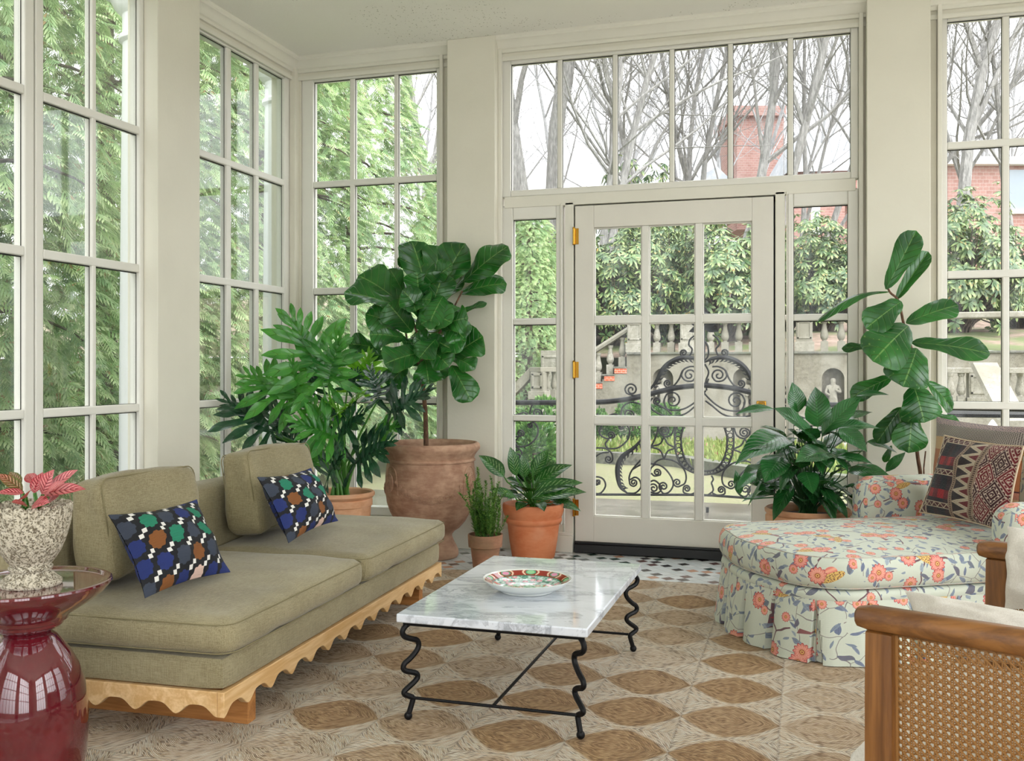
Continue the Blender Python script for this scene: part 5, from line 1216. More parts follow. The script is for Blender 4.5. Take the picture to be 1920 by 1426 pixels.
# small stone figures in the niches
def figure(c, lab, ph):
    H = .86; sk = {'pelvis': (0, 0, .42, .075), 'waist': (0, .0, .52, .066), 'chest': (.0, 0, .62, .078), 'neck': (0, 0, .70, .034), 'head': (.005, -.005, .765, .062), 'top': (.005, -.005, .825, .05),
           'lsh': (-.10, 0, .655, .034), 'lel': (-.135, -.03, .54, .028), 'lha': (-.06 if ph else -.14, -.10, .50 if ph else .44, .024), 'rsh': (.10, 0, .655, .034), 'rel': (.14, -.02, .55, .028), 'rha': (.04, -.11, .60 if ph != 1 else .47, .024),
           'lhip': (-.045, 0, .38, .058), 'lkn': (-.05, -.02, .21, .042), 'lan': (-.05, 0, .05, .03), 'lft': (-.055, -.07, .025, .026), 'rhip': (.045, 0, .38, .058), 'rkn': (.055, -.045, .21, .042), 'ran': (.06, .01, .05, .03), 'rft': (.07, -.06, .025, .026)}
    ed = [('pelvis', 'waist'), ('waist', 'chest'), ('chest', 'neck'), ('neck', 'head'), ('head', 'top'), ('chest', 'lsh'), ('lsh', 'lel'), ('lel', 'lha'), ('chest', 'rsh'), ('rsh', 'rel'), ('rel', 'rha'), ('pelvis', 'lhip'), ('lhip', 'lkn'), ('lkn', 'lan'), ('lan', 'lft'), ('pelvis', 'rhip'), ('rhip', 'rkn'), ('rkn', 'ran'), ('ran', 'rft')]
    nm = list(sk); me = bpy.data.meshes.new('garden_statue'); me.from_pydata([sk[k][:3] for k in nm], [(nm.index(a), nm.index(b)) for a, b in ed], []); ob = bpy.data.objects.new('garden_statue', me); COL.objects.link(ob); ob.location = c
    sm = ob.modifiers.new('Skin', 'SKIN'); 
    for i, k in enumerate(nm): me.skin_vertices[0].data[i].radius = (sk[k][3], sk[k][3]); me.skin_vertices[0].data[i].use_root = (k == 'pelvis')
    sb = ob.modifiers.new('Subsurf', 'SUBSURF'); sb.levels = 1; sb.render_levels = 1; me.materials.append(M_CAST.mat)
    tag(ob, lab, 'statue', 'stone figures in the wall niches'); return ob
for ph, (cx, lab) in enumerate(zip(NI, ('weathered stone figure in the niche behind the middle panes of the door', 'weathered stone figure in the niche behind the right panes of the door', 'weathered stone figure in the niche behind the right sidelight'))):
    figure(V(cx, WY+.10, zb), lab, ph)

# balustrades
BPROF = [(.062, 0), (.062, .20), (.040, .205), (.036, .225), (.050, .24), (.066, .28), (.070, .32), (.060, .38), (.044, .46), (.036, .53), (.038, .55), (.046, .555), (.046, .57), (.052, .58), (.052, .61)]
def baluster(parent, x, y, z, h, r=1.0):
    k = h/.61; n = 14; mb = MB(); mb.lathe([(a*r*k, b*k) for a, b in BPROF[2:]], (x, y, z), n); w = .062*k*r; mb.box(x-w, x+w, y-w, y+w, z, z+.202*k); return mb.build('baluster', M_CAST, parent)
def pedestal(parent, x, y, z, w, h):
    mb = MB(); mb.box(x-w, x+w, y-w, y+w, z, z+h); mb.box(x-w-.03, x+w+.03, y-w-.03, y+w+.03, z, z+h*.30)
    t = .035; yy = y-w-.014
    for q in ((x-w+.02, x-w+.02+t, z+h*.4, z+h*.95), (x+w-.02-t, x+w-.02, z+h*.4, z+h*.95), (x-w+.02, x+w-.02, z+h*.4, z+h*.4+t), (x-w+.02, x+w-.02, z+h*.95-t, z+h*.95)): mb.box(q[0], q[1], yy, y-w, q[2], q[3])
    return mb.build('pedestal', M_CAST, parent, bevel=.006)
zB = ZC2+.045; hB = wp(1300, 603).z-zB
bal = root('stone_balustrade', V(1.5, WY+.2, zB), 'stone balustrade with pedestals along the top of the rough retaining wall', 'balustrade')
for px in (1189, 1289, 1508, 1700): pedestal(bal, wp(px, 640).x, WY+.2, zB, .15, hB+.02)
for px in (1229, 1256, 1331, 1358, 1384, 1410, 1438, 1466, 1546, 1578, 1610, 1640): baluster(bal, wp(px, 640).x, WY+.2, zB, hB, 1.12)
MB().box(wp(1171, 640).x, 4.5, WY+.02, WY+.38, zB+hB, zB+hB+.11).build('top_rail', M_CAST, bal, bevel=.02)
stair = root('garden_stair', V(xs0-.9, WY+.5, -.3), 'stone and brick stair with sloping balustrade climbing to the terrace', 'stair')
for k in range(9):
    x1 = xs0-sw*k; x0 = x1-sw; zt_ = ZC2-.10-.152*(k+.9)
    if zt_-.1 < -.3: break
    MB().box(x0-.02, x1, WY-.03, WY+1.2, zt_-.035, zt_).build('tread', M_COPING, stair, bevel=.008)
    MB().box(x0+.04 if k else x0, x1, WY-.015, WY+1.15, zt_-.135, zt_-.0355).build('brick_riser', M_STEPB, stair, smooth=False)
    if k < 7: baluster(stair, (x0+x1)/2, WY+.2, zt_, .58, 1.15)
dz = -.152; a0 = V(xs0+.02, WY+.2, ZC2-.10-.152*.4+.63); rl = MB()
rl.prism([(-.09, 0), (.09, 0), (.11, .06), (.07, .11), (-.07, .11), (-.11, .06)], lambda a, z: a0+V(0, a, z), lambda a, z: a0+V(-sw*8, a, z+dz*8)); rl.build('stair_rail', M_CAST, stair, bevel=.006)
# lower balustrade left of the stair, seen through the sidelight
lb = root('lower_balustrade', at(1020, 752, 14.2), 'short lower stone balustrade with corner pedestal behind the left sidelight', 'balustrade')
q = at(1010, 748, 14.2); pedestal(lb, q.x, q.y, q.z, .10, .40); hh = .40
for px in (1026, 1038, 1050, 1062): r_ = at(px, 748, 14.2+(px-1010)*.012); baluster(lb, r_.x, r_.y, q.z, hh, .95)
r_ = at(1090, 748, 15.2); rl = MB(); d_ = (V(r_.x, r_.y, 0)-V(q.x, q.y, 0)); nn_ = V(-d_.y, d_.x, 0).normalized()*.10
for A, B in ((q.z+hh, q.z+hh+.07), (q.z-.6, q.z)): rl.add([V(q.x, q.y, A)-nn_-d_*.08, V(r_.x, r_.y, A)-nn_, V(r_.x, r_.y, A)+nn_, V(q.x, q.y, A)+nn_-d_*.08, V(q.x, q.y, B)-nn_-d_*.08, V(r_.x, r_.y, B)-nn_, V(r_.x, r_.y, B)+nn_, V(q.x, q.y, B)+nn_-d_*.08], [(3, 2, 1, 0), (4, 5, 6, 7), (0, 1, 5, 4), (1, 2, 6, 5), (2, 3, 7, 6), (3, 0, 4, 7)])
rl.build('stone_rail', M_CAST, lb, bevel=.006)
MB().prism([(0, 0), (-.55, -.55), (-.55, -.38), (0, .17)], lambda a, z: q+V(a-.12, -.05, z+.3), lambda a, z: q+V(a-.12, .12, z+.3)).build('sloping_rail', M_CAST, lb, bevel=.006)
pedestal(lb, at(1036, 690, 16).x, at(1036, 690, 16).y, -.25, .16, at(1036, 657, 16).z+.25)
# terrace balustrade seen through the right-hand window
rb = root('terrace_balustrade', at(1830, 762, 14), 'grey stone terrace balustrade with a pale sloping slab behind the window by the chaise', 'balustrade')
q = at(1834, 764, 14); pedestal(rb, q.x, q.y, q.z, .14, .50)
for px in (1782, 1802, 1868, 1890, 1912): r_ = at(px, 764, 14); baluster(rb, r_.x, r_.y, q.z, .50, 1.1)
a_, b_ = at(1760, 764, 14), at(1950, 764, 14); mb = MB()
for z0, z1 in ((.50, .58), (-.14, 0)): mb.box(a_.x, b_.x, q.y-.14, q.y+.14, q.z+z0, q.z+z1)
mb.build('stone_rail', M_CAST, rb, bevel=.008)
e0, e1 = at(1858, 700, 13.2), at(1892, 764, 12.4); mb = MB(); e_ = (e1-e0)*.35; n_ = RGT*.17; p_ = [e0-e_-n_, e0-e_+n_, e1+e_+n_, e1+e_-n_]
mb.add(p_+[v+FWD*.12 for v in p_], [(3, 2, 1, 0), (4, 5, 6, 7), (0, 1, 5, 4), (1, 2, 6, 5), (2, 3, 7, 6), (3, 0, 4, 7)]); mb.build('sloping_slab', M_CAST, rb, smooth=False)

# ---- wrought iron railing round the terrace
RY = 8.7
def A_(x, y): return at_y(1100+x/5.818, 560+y/5.818, RY)
def B_(x, y): return at_y(1100+x/5.818, 780+y/5.818, RY)
def C_(x, y): return at_y(940+x/3.396, 560+y/3.396, RY)
XC = at_y(1320, 700, RY).x
def mir(pts): return [V(2*XC-p.x, p.y, p.z) for p in pts]
rail = root('iron_railing', V(XC, RY, -.12), 'ornate black wrought iron railing of scrolls and leaves on the terrace outside the door', 'railing')
def spiral(c, r, a0, turns, sgn, n=26):
    return [c+V(math.cos(math.radians(a0)+sgn*2*math.pi*turns*k/n), 0, math.sin(math.radians(a0)+sgn*2*math.pi*turns*k/n))*(r*(1-.86*k/n)) for k in range(n+1)]
scr = []
def path(F, pts, sp=None):                 # a bar through points, ending in a volute whose centre is sp
    P = [F(*p) for p in pts]
    if sp:
        c = F(sp[0], sp[1]); last = P[-1]; v = last-c; r = v.length; tg = (P[-1]-P[-2]); a0 = math.degrees(math.atan2(v.z, v.x)); sg = 1 if (v.x*tg.z-v.z*tg.x) > 0 else -1
        return spline(P, 7)[:-1]+spiral(c, r, a0, sp[2] if len(sp) > 2 else 1.6, sg)
    return spline(P, 7)
SCR = [(A_, [(1185, 395), (1130, 440), (1115, 500), (1150, 550), (1120, 620), (1040, 622)], (1060, 588)), (A_, [(1190, 740), (1120, 740), (1050, 780), (1010, 870), (950, 945), (880, 962)], (884, 920)), (A_, [(1050, 780), (1036, 840), (1080, 890), (1150, 895), (1190, 850)], (1122, 832, 1.3)),
       (A_, [(600, 1038), (520, 1052), (440, 1030), (418, 985)], (488, 990)), (A_, [(1300, 1000), (1240, 1070), (1150, 1150), (1040, 1205), (900, 1210), (790, 1160), (735, 1135)], (770, 1115)), (A_, [(930, 1262), (870, 1190), (845, 1110), (870, 1045)], (940, 1105)), (A_, [(1265, 1110), (1190, 1165), (1080, 1250), (960, 1280), (830, 1270), (720, 1210), (690, 1130), (720, 1080)], None),
       (A_, [(640, 1180), (560, 1140), (470, 1130), (395, 1180), (370, 1270)], None), (A_, [(520, 1290), (500, 1230), (440, 1215)], (462, 1258, 1.2)), (A_, [(110, 1250), (140, 1278), (230, 1275), (300, 1255), (350, 1275)], None),
       (B_, [(600, 465), (500, 580), (465, 660), (470, 735)], (512, 722)), (B_, [(440, 838), (530, 835), (590, 775), (580, 700), (530, 665), (475, 690)], None), (B_, [(500, 580), (600, 525), (700, 515), (820, 545), (910, 640), (945, 740), (905, 820), (840, 842), (795, 790)], (838, 765)), (B_, [(690, 640), (700, 570), (750, 520)], None), (B_, [(705, 620), (740, 650), (800, 640)], (768, 612)),
       (B_, [(680, 720), (740, 700), (800, 750), (810, 805), (765, 838), (690, 825)], (730, 785)), (B_, [(720, 530), (780, 480), (850, 465), (960, 490), (1050, 560), (1085, 650), (1070, 730), (1010, 765)], (988, 722)), (B_, [(1190, 830), (1130, 850), (1060, 830), (1055, 780)], (1094, 790)), (B_, [(1200, 640), (1180, 680), (1200, 720)], None), (B_, [(1200, 720), (1180, 800), (1230, 850)], None),
       (B_, [(780, 60), (785, 160), (850, 222), (930, 190), (970, 60)], None), (B_, [(800, 190), (800, 140), (850, 110)], (850, 162)), (B_, [(845, 225), (800, 300), (705, 332), (800, 370), (845, 468)], None), (B_, [(845, 225), (885, 300), (960, 345), (885, 380), (845, 468)], None), (B_, [(782, 90), (760, 210), (690, 360)], None),
       (B_, [(185, 60), (140, 180), (210, 240), (300, 230)], (265, 206)), (B_, [(240, 250), (205, 300), (240, 350), (350, 340), (450, 250), (465, 150), (420, 85), (352, 105)], (380, 116)), (B_, [(90, 345), (200, 350), (270, 400), (285, 460)], (240, 466)), (B_, [(90, 445), (160, 402), (245, 392)], None), (B_, [(60, 840), (150, 838), (205, 760), (180, 685), (110, 660), (60, 690)], None), (B_, [(140, 745), (140, 700), (100, 700)], (112, 726)),
       (A_, [(1270, 690), (1325, 620), (1322, 520), (1290, 460)], None), (A_, [(1310, 1000), (1300, 900), (1330, 800), (1290, 710)], None), (A_, [(1310, 930), (1330, 870)], None)]
mb = MB()
def scroll(p): tube_obj('scroll', M_IRON, rail, p, .0085, 6)
shift = at_y(1115-168, 700, RY).x-at_y(1115, 700, RY).x
for i, (F, pts, sp) in enumerate(SCR):
    p = path(F, pts, sp); scroll(p); scroll(mir(p))
    if i in (7, 8, 9, 25, 26, 27, 28, 29, 30):
        p2 = [q+V(shift, 0, 0) for q in p]; scroll(p2); scroll(mir(p2)); 
for pts in ([(985, 60), (960, 220), (975, 400), (1030, 525), (1130, 600), (1240, 632), (1290, 634)], [(1080, 60), (1032, 220), (1045, 380), (1100, 510), (1180, 580), (1290, 600)]):
    p = path(B_, pts); mb.tube(p, .009, 6); mb.tube(mir(p), .009, 6)
o1 = path(B_, [(985, 60), (960, 220), (975, 400), (1030, 525), (1130, 600), (1240, 632)]); i1 = path(B_, [(1080, 60), (1032, 220), (1045, 380), (1100, 510), (1180, 580), (1270, 602)])
for k in range(14):
    t = (k+.5)/14; a = o1[int(t*(len(o1)-1))]; b = i1[int(t*(len(i1)-1))]; c = (a+b)/2; r = (a-b).length*.36
    ring_ = [c+V(math.cos(x_), 0, math.sin(x_))*r for x_ in [2*math.pi*q_/12 for q_ in range(13)]]; mb.tube(ring_, .0045, 4, closed=True); mb.tube(mir(ring_), .0045, 4, closed=True)
mb.build('oval_band', M_IRON, rail)
hr = [C_(*p) for p in ((-700, 660), (-300, 660), (75, 660), (350, 660), (600, 658), (760, 645), (890, 622), (1000, 592), (1120, 565), (1235, 553))]+[V(XC, RY, C_(1290, 549).z)]
hr = spline(hr+mir(hr[:-1])[::-1], 6); tube_obj('handrail', M_IRON, rail, hr, .024, 8)
lo = [C_(-700, 1245), C_(600, 1245), C_(1240, 1247)]; tube_obj('bottom_rail', M_IRON, rail, lo+mir(lo)[::-1], .012, 6)
mb = MB()
def leafbar(pts, w, teeth):
    p = spline(pts, 8); n = len(p); 
    for P in (p, mir(p)):
        mb.tube(P, [.006+w*math.sin(math.pi*min(1, i/(n-1)*1.0))**.8 for i in range(n)], 6)
        s = 1 if P is p else -1
        for i in range(4, n-4, 3):
            t = (P[i+1]-P[i]).normalized(); nn = V(-t.z, 0, t.x)*teeth*s; q = P[i]; mb.tube([q+nn*w*.6, q+nn*w*1.5+t*.01, q+nn*w*2.1+t*.03], [.012, .008, .002], 5)
leafbar([A_(690, 990), A_(760, 900), A_(830, 770), A_(920, 690), A_(1040, 642), A_(1180, 650), A_(1270, 690)], .020, -1)
leafbar([B_(610, 235), B_(520, 340), B_(400, 430), B_(345, 530), B_(340, 650), B_(370, 770), B_(445, 840)], .020, 1)
mb.build('iron_leaves', M_IRON, rail)
mb = MB(); c = V(XC, RY, A_(1270, 300).z); mb.tube([V(XC, RY, A_(1270, 700).z), c], .012, 6)
for an in (-70, -35, 35, 70, -110, 110): d = V(math.sin(math.radians(an)), -.15, math.cos(math.radians(an))); leaf(mb, c, c+d*.14, V(0, -1, 0), .035, LANCE, 6, 2, .1, .2)
mb.ball(V(XC, RY, A_(1270, 180).z), .05, 8, (1, .6, .8)); leaf(mb, c+V(0, 0, .05), c+V(0, 0, .18), V(0, -1, 0), .05, LANCE, 6, 2); mb.build('finial', M_IRON, rail)
for x in (XC-1.9, XC+.03, XC+1.9): MB().box(x-.012, x+.012, RY-.012, RY+.012, -.12, lo[0].z).build('post', M_IRON, rail)

# ---- kerb, flower bed, boxwoods
kp = spline([at_z(900, 850, -.26), at_z(1115, 868, -.26), at_z(1250, 875, -.26), at_z(1330, 889, -.26), at_z(1440, 905, -.26), at_z(1700, 930, -.26)], 8); mb = MB()
for a, b in zip(kp, kp[1:]):
    d = (b-a).normalized(); n = V(-d.y, d.x, 0)*.22; mb.add([a, b, b+n, a+n]+[p+V(0, 0, .17) for p in (a, b, b+n, a+n)], [(4, 5, 6, 7), (0, 1, 5, 4), (2, 3, 7, 6)])
struct(mb.build('kerb', M_COPING, smooth=False))
rnd = random.Random(5); mb = MB()
for q in range(2600):
    i = rnd.randrange(len(kp)-1); p = kp[i].lerp(kp[i+1], rnd.random()); y = rnd.uniform(p.y+.3, 17.45); f = (y-p.y)/3; b = V(p.x+(y-p.y)*.1+rnd.uniform(-.3, .3), y, -.25)
    for k in range(3):
        d = V(rnd.uniform(-.5, .5), rnd.uniform(-.5, .5), 1).normalized(); L = rnd.uniform(.08, .26); s = d.cross(V(rnd.uniform(-1, 1), rnd.uniform(-1, 1), .1)).normalized()*.022
        mb.add([b, b+d*L*.6+s, b+d*L, b+d*L*.6-s], [(0, 1, 2, 3)], [(0, 0), (.5, .5), (1, 1), (.5, .5)])
tag(mb.build('flower_bed_plants', M_BED, smooth=False), 'low yellow green and reddish ground cover in the flower bed behind the kerb', 'ground cover', kind='stuff')
def blob_leaves(mb, c, rx, ry, rz, n, L, rnd, w=.4):
    for q in range(n):
        d = V(rnd.gauss(0, 1), rnd.gauss(0, 1), rnd.gauss(0, 1)).normalized(); k = .78+.3*mnoise.noise(d*2.2+V(c.x, c.y, 0)); k *= (1-.35*rnd.random()**3); p = c+V(d.x*rx, d.y*ry, d.z*rz)*k
        t = (d+V(rnd.uniform(-.8, .8), rnd.uniform(-.8, .8), rnd.uniform(-.4, .8))).normalized(); s = t.cross(V(rnd.uniform(-1, 1), rnd.uniform(-1, 1), rnd.uniform(-1, 1))).normalized()*L*w*.5
        mb.add([p, p+t*L*.5+s, p+t*L, p+t*L*.5-s], [(0, 1, 2, 3)], [(0, 0), (.5, .4), (1, 1), (.5, .4)])
for px, D, r, lab in ((1118, 18.0, .32, 'clipped boxwood by the foot of the garden stair'), (1186, 18.0, .40, 'rounded boxwood below the left niche, seen through the left door panes'), (1246, 18.0, .38, 'rounded boxwood below the niche behind the middle door panes'), (1030, 12.5, .55, 'leafy shrub behind the railing in the left sidelight'), (1000, 11.5, .40, 'low green shrub behind the silver marked evergreen')):
    mb = MB(); c = at(px, 700, D); c.z = -.25+r*1.0; blob_leaves(mb, c, r, r, r*1.1, 1500, .09, random.Random(int(px)), .5); o = root('boxwood', V(c.x, c.y, -.25), lab, 'shrub'); mb.build('foliage', M_BOX, o, smooth=False)
    mb = MB(); mb.tube([(c.x, c.y, -.26), (c.x+.02, c.y, c.z)], .03, 6); mb.build('stem', M_BARKR, o)

# ---- rhododendrons above the wall
def rhodo_parts(seed, R, H, n):
    rnd = random.Random(seed); mb = MB(); st = MB()
    for q in range(n):
        d = V(rnd.gauss(0, 1), rnd.gauss(0, 1), abs(rnd.gauss(0, 1))*1.1-.25).normalized(); k = (.82+.34*mnoise.noise(d*1.9+V(seed, 0, 0)))*(1-.4*rnd.random()**2.5); c = V(d.x*R, d.y*R, H*.42+d.z*H*.58)*k; c.z = max(.15, c.z)
        ax = (d+UPZ*.5).normalized(); s0 = ax.orthogonal().normalized(); s1 = ax.cross(s0); L = rnd.uniform(.13, .19); nl = rnd.randint(6, 9)
        for j in range(nl):
            a = 2*math.pi*j/nl+rnd.uniform(-.3, .3); o = s0*math.cos(a)+s1*math.sin(a); t = (o+ax*rnd.uniform(-.55, .25)-UPZ*.25).normalized(); s = t.cross(ax).normalized()*L*.16; p = c+o*.012
            mb.add([p, p+t*L*.35+s, p+t*L*.75+s*.85-UPZ*.01, p+t*L-UPZ*.02, p+t*L*.75-s*.85-UPZ*.01, p+t*L*.35-s], [(0, 1, 2, 3, 4, 5)], [(.5, .1), (1, .45), (1, .8), (.5, 1), (0, .8), (0, .45)])
        if q % 9 == 0: st.tube(bez(V(rnd.uniform(-.2, .2), rnd.uniform(-.2, .2), -.1), V(c.x*.2, c.y*.2, c.z*.4), V(c.x*.7, c.y*.7, c.z*.55), c, 5), [.034, .028, .022, .016, .011, .006], 5)
    return mb, st
_rh = {}
def rhodo(proto, loc, rz, sc, lab, zs=1):
    if proto not in _rh:
        o = root('rhododendron', loc); a, b = rhodo_parts(*((2, 1.55, 3.0, 900), (6, 1.4, 2.6, 760))[proto])
        for mbx, nm, mt in ((a, 'foliage', M_RHODO), (b, 'branches', M_BARKR)):
            mbx.v = [(p[0]+loc[0], p[1]+loc[1], p[2]+loc[2]) for p in mbx.v]; mbx.build(nm, mt, o, smooth=(nm != 'foliage'))
        _rh[proto] = o
    else: o = copy_tree(_rh[proto]); o.location = loc
    o.rotation_euler.z = rz; o.scale = (sc, sc, sc*zs); tag(o, lab, 'shrub', 'rhododendrons above the wall'); return o
for i, (px, D, pr, sc, zs, lab) in enumerate(((1000, 20.5, 0, .98, 1.05, 'tall rhododendron behind the upper pane of the left sidelight'), (1085, 22.6, 1, 1.0, 1.1, 'rhododendron partly behind the hinge side of the door frame'), (1160, 21.2, 0, 1.0, .98, 'broad leaved rhododendron behind the upper left door pane'), (1258, 22.6, 1, 1.12, 1.12, 'rhododendron behind the upper middle door pane, open and twiggy below'),
        (1362, 21.0, 0, 1.0, 1.05, 'dense bright green rhododendron behind the upper right door pane'), (1215, 26.5, 1, 1.25, 1.55, 'tallest rhododendron, its top showing at the foot of the wide upper window'), (1462, 22.6, 1, .92, 1.0, 'rhododendron behind the knob side of the door frame'), (1540, 22.0, 0, .95, 1.08, 'greyish rhododendron behind the right sidelight of the door'), (1640, 22.8, 1, 1.0, 1.1, 'rhododendron behind the white pilaster right of the door, only its edges showing'),
        (1795, 20.6, 0, 1.02, 1.12, 'pale tipped rhododendron in the left panes of the window by the chaise'), (1905, 22.0, 1, 1.05, 1.0, 'yellowish rhododendron at the outer edge of the window by the chaise'), (905, 22, 0, 1.0, 1.0, 'rhododendron behind the pilaster left of the sidelight'))):
    g = at(px, 692, D); rhodo(pr, V(g.x, g.y, hillz(g.x, g.y)-.1), i*1.7, sc, lab, zs)

# ---- bare trees
def bare_parts(seed, H, r0, lean, fork, maxd, spread=.55, nmul=1.0):
    rnd = random.Random(seed); mb = MB(); tw = MB()
    def grow(p, d, L, r, dep):
        n = 7 if dep == 0 else 5; pts = [p]; rs = [r]; q = p; kids = []
        for k in range(n):
            d = (d+V(rnd.uniform(-1, 1), rnd.uniform(-1, 1), rnd.uniform(-.6, 1)+.12)*(.10 if dep == 0 else .20)).normalized(); q = q+d*(L/n); pts.append(q); rs.append(max(.004, r*(1-.62*(k+1)/n))); kids.append((q, d, rs[-1], (k+1)/n))
        (mb if dep < 2 else tw).tube(pts, rs, 7 if dep == 0 else (5 if dep == 1 else 3), caps=False)
        if dep >= maxd: return
        m = int((11 if dep == 0 else 7 if dep == 1 else 5)*nmul)
        for k in range(m):
            f = (.30 if dep == 0 else .15)+(.70 if dep == 0 else .85)*(k+rnd.random())/m; i = min(n-1, int(f*n)); c, dd, cr, _ = kids[i]
            o = dd.orthogonal().normalized(); o = Matrix.Rotation(rnd.uniform(0, 6.283), 3, dd) @ o; nd = (dd*(1-spread*.55)+o*spread*rnd.uniform(.7, 1.3)+UPZ*.25).normalized()
            grow(c, nd, L*rnd.uniform(.36, .58)*(1.15-.45*f), cr*rnd.uniform(.4, .66), dep+1)
    for k in range(fork):
        d = V(lean[0]+(rnd.uniform(-.35, .35) if fork > 1 else 0), lean[1], 1).normalized(); grow(V(rnd.uniform(-.1, .1)*(fork-1), 0, -.3), d, H*rnd.uniform(.9, 1.1), r0*(1 if fork == 1 else rnd.uniform(.75, 1)), 0)
    return mb, tw
TREES = [(992, 27, 13, .30, (.02, 0), 1, 3, .5, 'thick grey trunk, leftmost in the wide upper window'), (1036, 28, 14, .30, (-.03, 0), 1, 3, .5, 'thick pale trunk right beside another thick trunk in the wide upper window'), (1100, 24, 9, .15, (.12, .0), 2, 3, .75, 'crooked forked bare tree in the second pane of the wide upper window'),
         (1150, 27, 10, .17, (.05, 0), 1, 3, .7, 'bare tree with long low boughs between the second and third upper panes'), (1212, 29, 11, .15, (.0, 0), 1, 3, .7, 'slim straight bare tree in the third pane of the wide upper window'), (1284, 30, 11, .15, (.06, 0), 2, 3, .7, 'twin stemmed bare tree in the fourth pane of the wide upper window'), (1350, 30, 10, .12, (-.05, 0), 1, 3, .8, 'thin twiggy bare tree left of the brick tower'),
         (1398, 26, 12, .17, (.04, 0), 1, 3, .55, 'dark bare trunk standing in front of the brick tower'), (1428, 26, 12, .15, (.08, 0), 1, 3, .55, 'mossy bare trunk before the brick tower, right of a darker trunk'), (1500, 27, 11, .11, (.38, 0), 3, 3, .6, 'cluster of slanting bare stems in the last pane of the wide upper window'), (1470, 31, 10, .09, (.42, 0), 2, 3, .6, 'thin slanting bare stems beside the brick tower'),
         (1796, 24, 12, .19, (.0, 0), 1, 3, .5, 'grey bare trunk in the window by the chaise'), (1925, 26, 9, .12, (-.1, 0), 2, 3, .8, 'twiggy bare tree at the right edge of the window by the chaise'), (865, 23, 11, .14, (-.12, 0), 2, 3, .8, 'bare tree whose boughs reach into the corner window from the right'), (755, 28, 9, .10, (.05, 0), 1, 3, .8, 'thin bare tree behind the right panes of the corner window')]
for i, (px, D, H, r0, lean, fork, md, spd, lab) in enumerate(TREES):
    g = at(px, 692, D); loc = V(g.x, g.y, hillz(g.x, g.y)); a, b = bare_parts(i*7+3, H, r0, (RGT.x*lean[0], RGT.y*lean[0]), fork, md, spd)
    o = root('bare_tree', loc, lab, 'tree')
    for mbx, nm in ((a, 'trunk'), (b, 'twigs')):
        mbx.v = [(p[0]+loc[0], p[1]+loc[1], p[2]+loc[2]) for p in mbx.v]; mbx.build(nm, M_BARK, o)
far = None
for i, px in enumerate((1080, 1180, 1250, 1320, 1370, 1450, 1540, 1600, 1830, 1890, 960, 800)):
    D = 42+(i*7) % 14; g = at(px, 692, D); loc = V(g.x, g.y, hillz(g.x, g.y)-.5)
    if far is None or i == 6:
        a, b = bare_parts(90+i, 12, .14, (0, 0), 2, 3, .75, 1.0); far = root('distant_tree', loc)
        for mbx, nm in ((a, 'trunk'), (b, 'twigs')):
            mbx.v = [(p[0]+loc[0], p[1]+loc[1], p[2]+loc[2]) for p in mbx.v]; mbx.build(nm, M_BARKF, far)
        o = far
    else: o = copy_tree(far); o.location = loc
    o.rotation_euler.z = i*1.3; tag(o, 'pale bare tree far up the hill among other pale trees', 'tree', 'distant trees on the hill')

# ---- buildings on the hill
def block(mb, p0, p1, D, depth, ztop=None, zbot=None):
    a = at(p0[0], p0[1], D); b = at(p1[0], p1[1], D); zb_ = b.z if zbot is None else zbot
    vs = [V(a.x, a.y, zb_), V(b.x, b.y, zb_), V(b.x, b.y, zb_)+FWD*depth, V(a.x, a.y, zb_)+FWD*depth]; vs += [V(p.x, p.y, a.z) for p in vs]
    mb.add(vs, [(3, 2, 1, 0), (4, 5, 6, 7), (0, 1, 5, 4), (1, 2, 6, 5), (2, 3, 7, 6), (3, 0, 4, 7)]); return mb
o = root('brick_tower', at(1423, 420, 46), 'square red brick tower rising behind bare trees in the wide upper window', 'building')
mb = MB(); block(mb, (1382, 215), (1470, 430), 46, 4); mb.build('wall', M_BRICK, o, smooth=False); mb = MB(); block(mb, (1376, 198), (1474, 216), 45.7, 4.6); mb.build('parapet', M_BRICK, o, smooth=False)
o = root('white_roofed_house', at(1540, 420, 40), 'house with a pale shingled roof right of the brick tower', 'building')
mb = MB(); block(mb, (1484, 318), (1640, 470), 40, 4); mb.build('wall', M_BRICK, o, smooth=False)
mb = MB(); a, b = at(1478, 322, 39.6), at(1650, 318, 39.6); rg = UPZ*2.1+FWD*2.3; mb.add([a, b, b+rg-RGT*.9, a+rg+RGT*.9, a+FWD*4.6, b+FWD*4.6], [(0, 1, 2, 3), (3, 2, 5, 4), (0, 3, 4), (1, 5, 2)]); mb.build('roof', M_ROOF, o, smooth=False)
mb = MB(); block(mb, (1521, 380), (1538, 440), 39.9, .1); mb.build('window_trim', M_WHITE, o, smooth=False)
o = root('low_shed', at(1335, 380, 43), 'low shed with a pale pitched roof left of the brick tower', 'building')
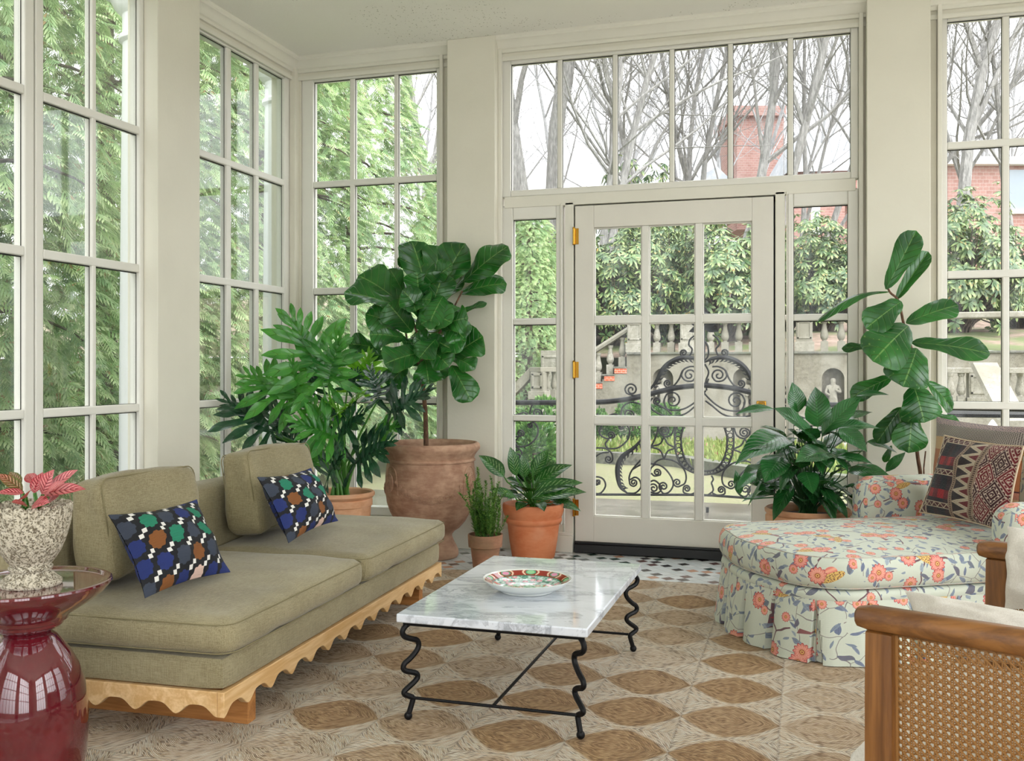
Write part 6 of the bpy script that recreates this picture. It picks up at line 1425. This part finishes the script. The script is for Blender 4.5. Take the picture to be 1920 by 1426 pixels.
mb = MB(); block(mb, (1300, 338), (1370, 420), 43, 3); mb.build('wall', M_BRICK, o, smooth=False); mb = MB(); a, b = at(1294, 340, 42.7), at(1374, 340, 42.7); c = at(1345, 312, 42.7); mb.add([a, b, c, a+FWD*4, b+FWD*4, c+FWD*4], [(0, 1, 2), (5, 4, 3), (0, 2, 5, 3), (1, 4, 5, 2), (0, 3, 4, 1)]); mb.build('roof', M_ROOF, o, smooth=False)
o = root('brick_house', at(1850, 470, 30), 'low red brick house with white fascia behind the window by the chaise', 'building')
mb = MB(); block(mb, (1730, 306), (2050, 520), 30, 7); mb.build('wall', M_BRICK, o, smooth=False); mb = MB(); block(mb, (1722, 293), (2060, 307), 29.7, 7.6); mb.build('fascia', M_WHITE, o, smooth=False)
mb = MB(); block(mb, (1892, 318), (1960, 392), 29.95, .1); w_ = mb.build('window', M_GREYW, o, smooth=False); mb = MB(); block(mb, (1888, 392), (1964, 400), 29.85, .2); mb.build('window_sill', M_WHITE, w_, smooth=False)

# ---- terrace table with a lantern outside the right-hand window
t0 = at(1835, 790, 8.4); t0.z = -.12; o = root('terrace_table', t0, 'dark iron terrace table outside the window by the chaise', 'table'); zt2 = at(1835, 772, 8.4).z
MB().box(t0.x-.75, t0.x+.65, t0.y-.4, t0.y+.4, zt2-.03, zt2).build('tabletop', M_IRON, o, bevel=.005)
for sx, sy in ((-.68, -.34), (.58, -.34), (-.68, .34), (.58, .34)): MB().box(t0.x+sx-.02, t0.x+sx+.02, t0.y+sy-.02, t0.y+sy+.02, -.12, zt2-.03).build('leg', M_IRON, o)
l0 = at(1861, 815, 7.6); mb = MB(); mb.lathe([(.035, 0), (.036, .01), (.03, .012), (.032, .07), (.036, .075), (.02, .10), (.010, .115), (.004, .12)], V(l0.x, l0.y, l0.z), 6); 
ls = MB(); ls.lathe([(.11, 0), (.11, .02), (.03, .03), (.025, l0.z+.12-.03), (.09, l0.z+.12-.02), (.09, l0.z+.12)], V(l0.x, l0.y, -.12), 16); tag(ls.build('pedestal_stand', M_CAST), 'small stone stand under a white lantern on the terrace', 'stand')
tag(mb.build('lantern', M_WHITE), 'small white lantern on a stand outside the window by the chaise', 'lantern')
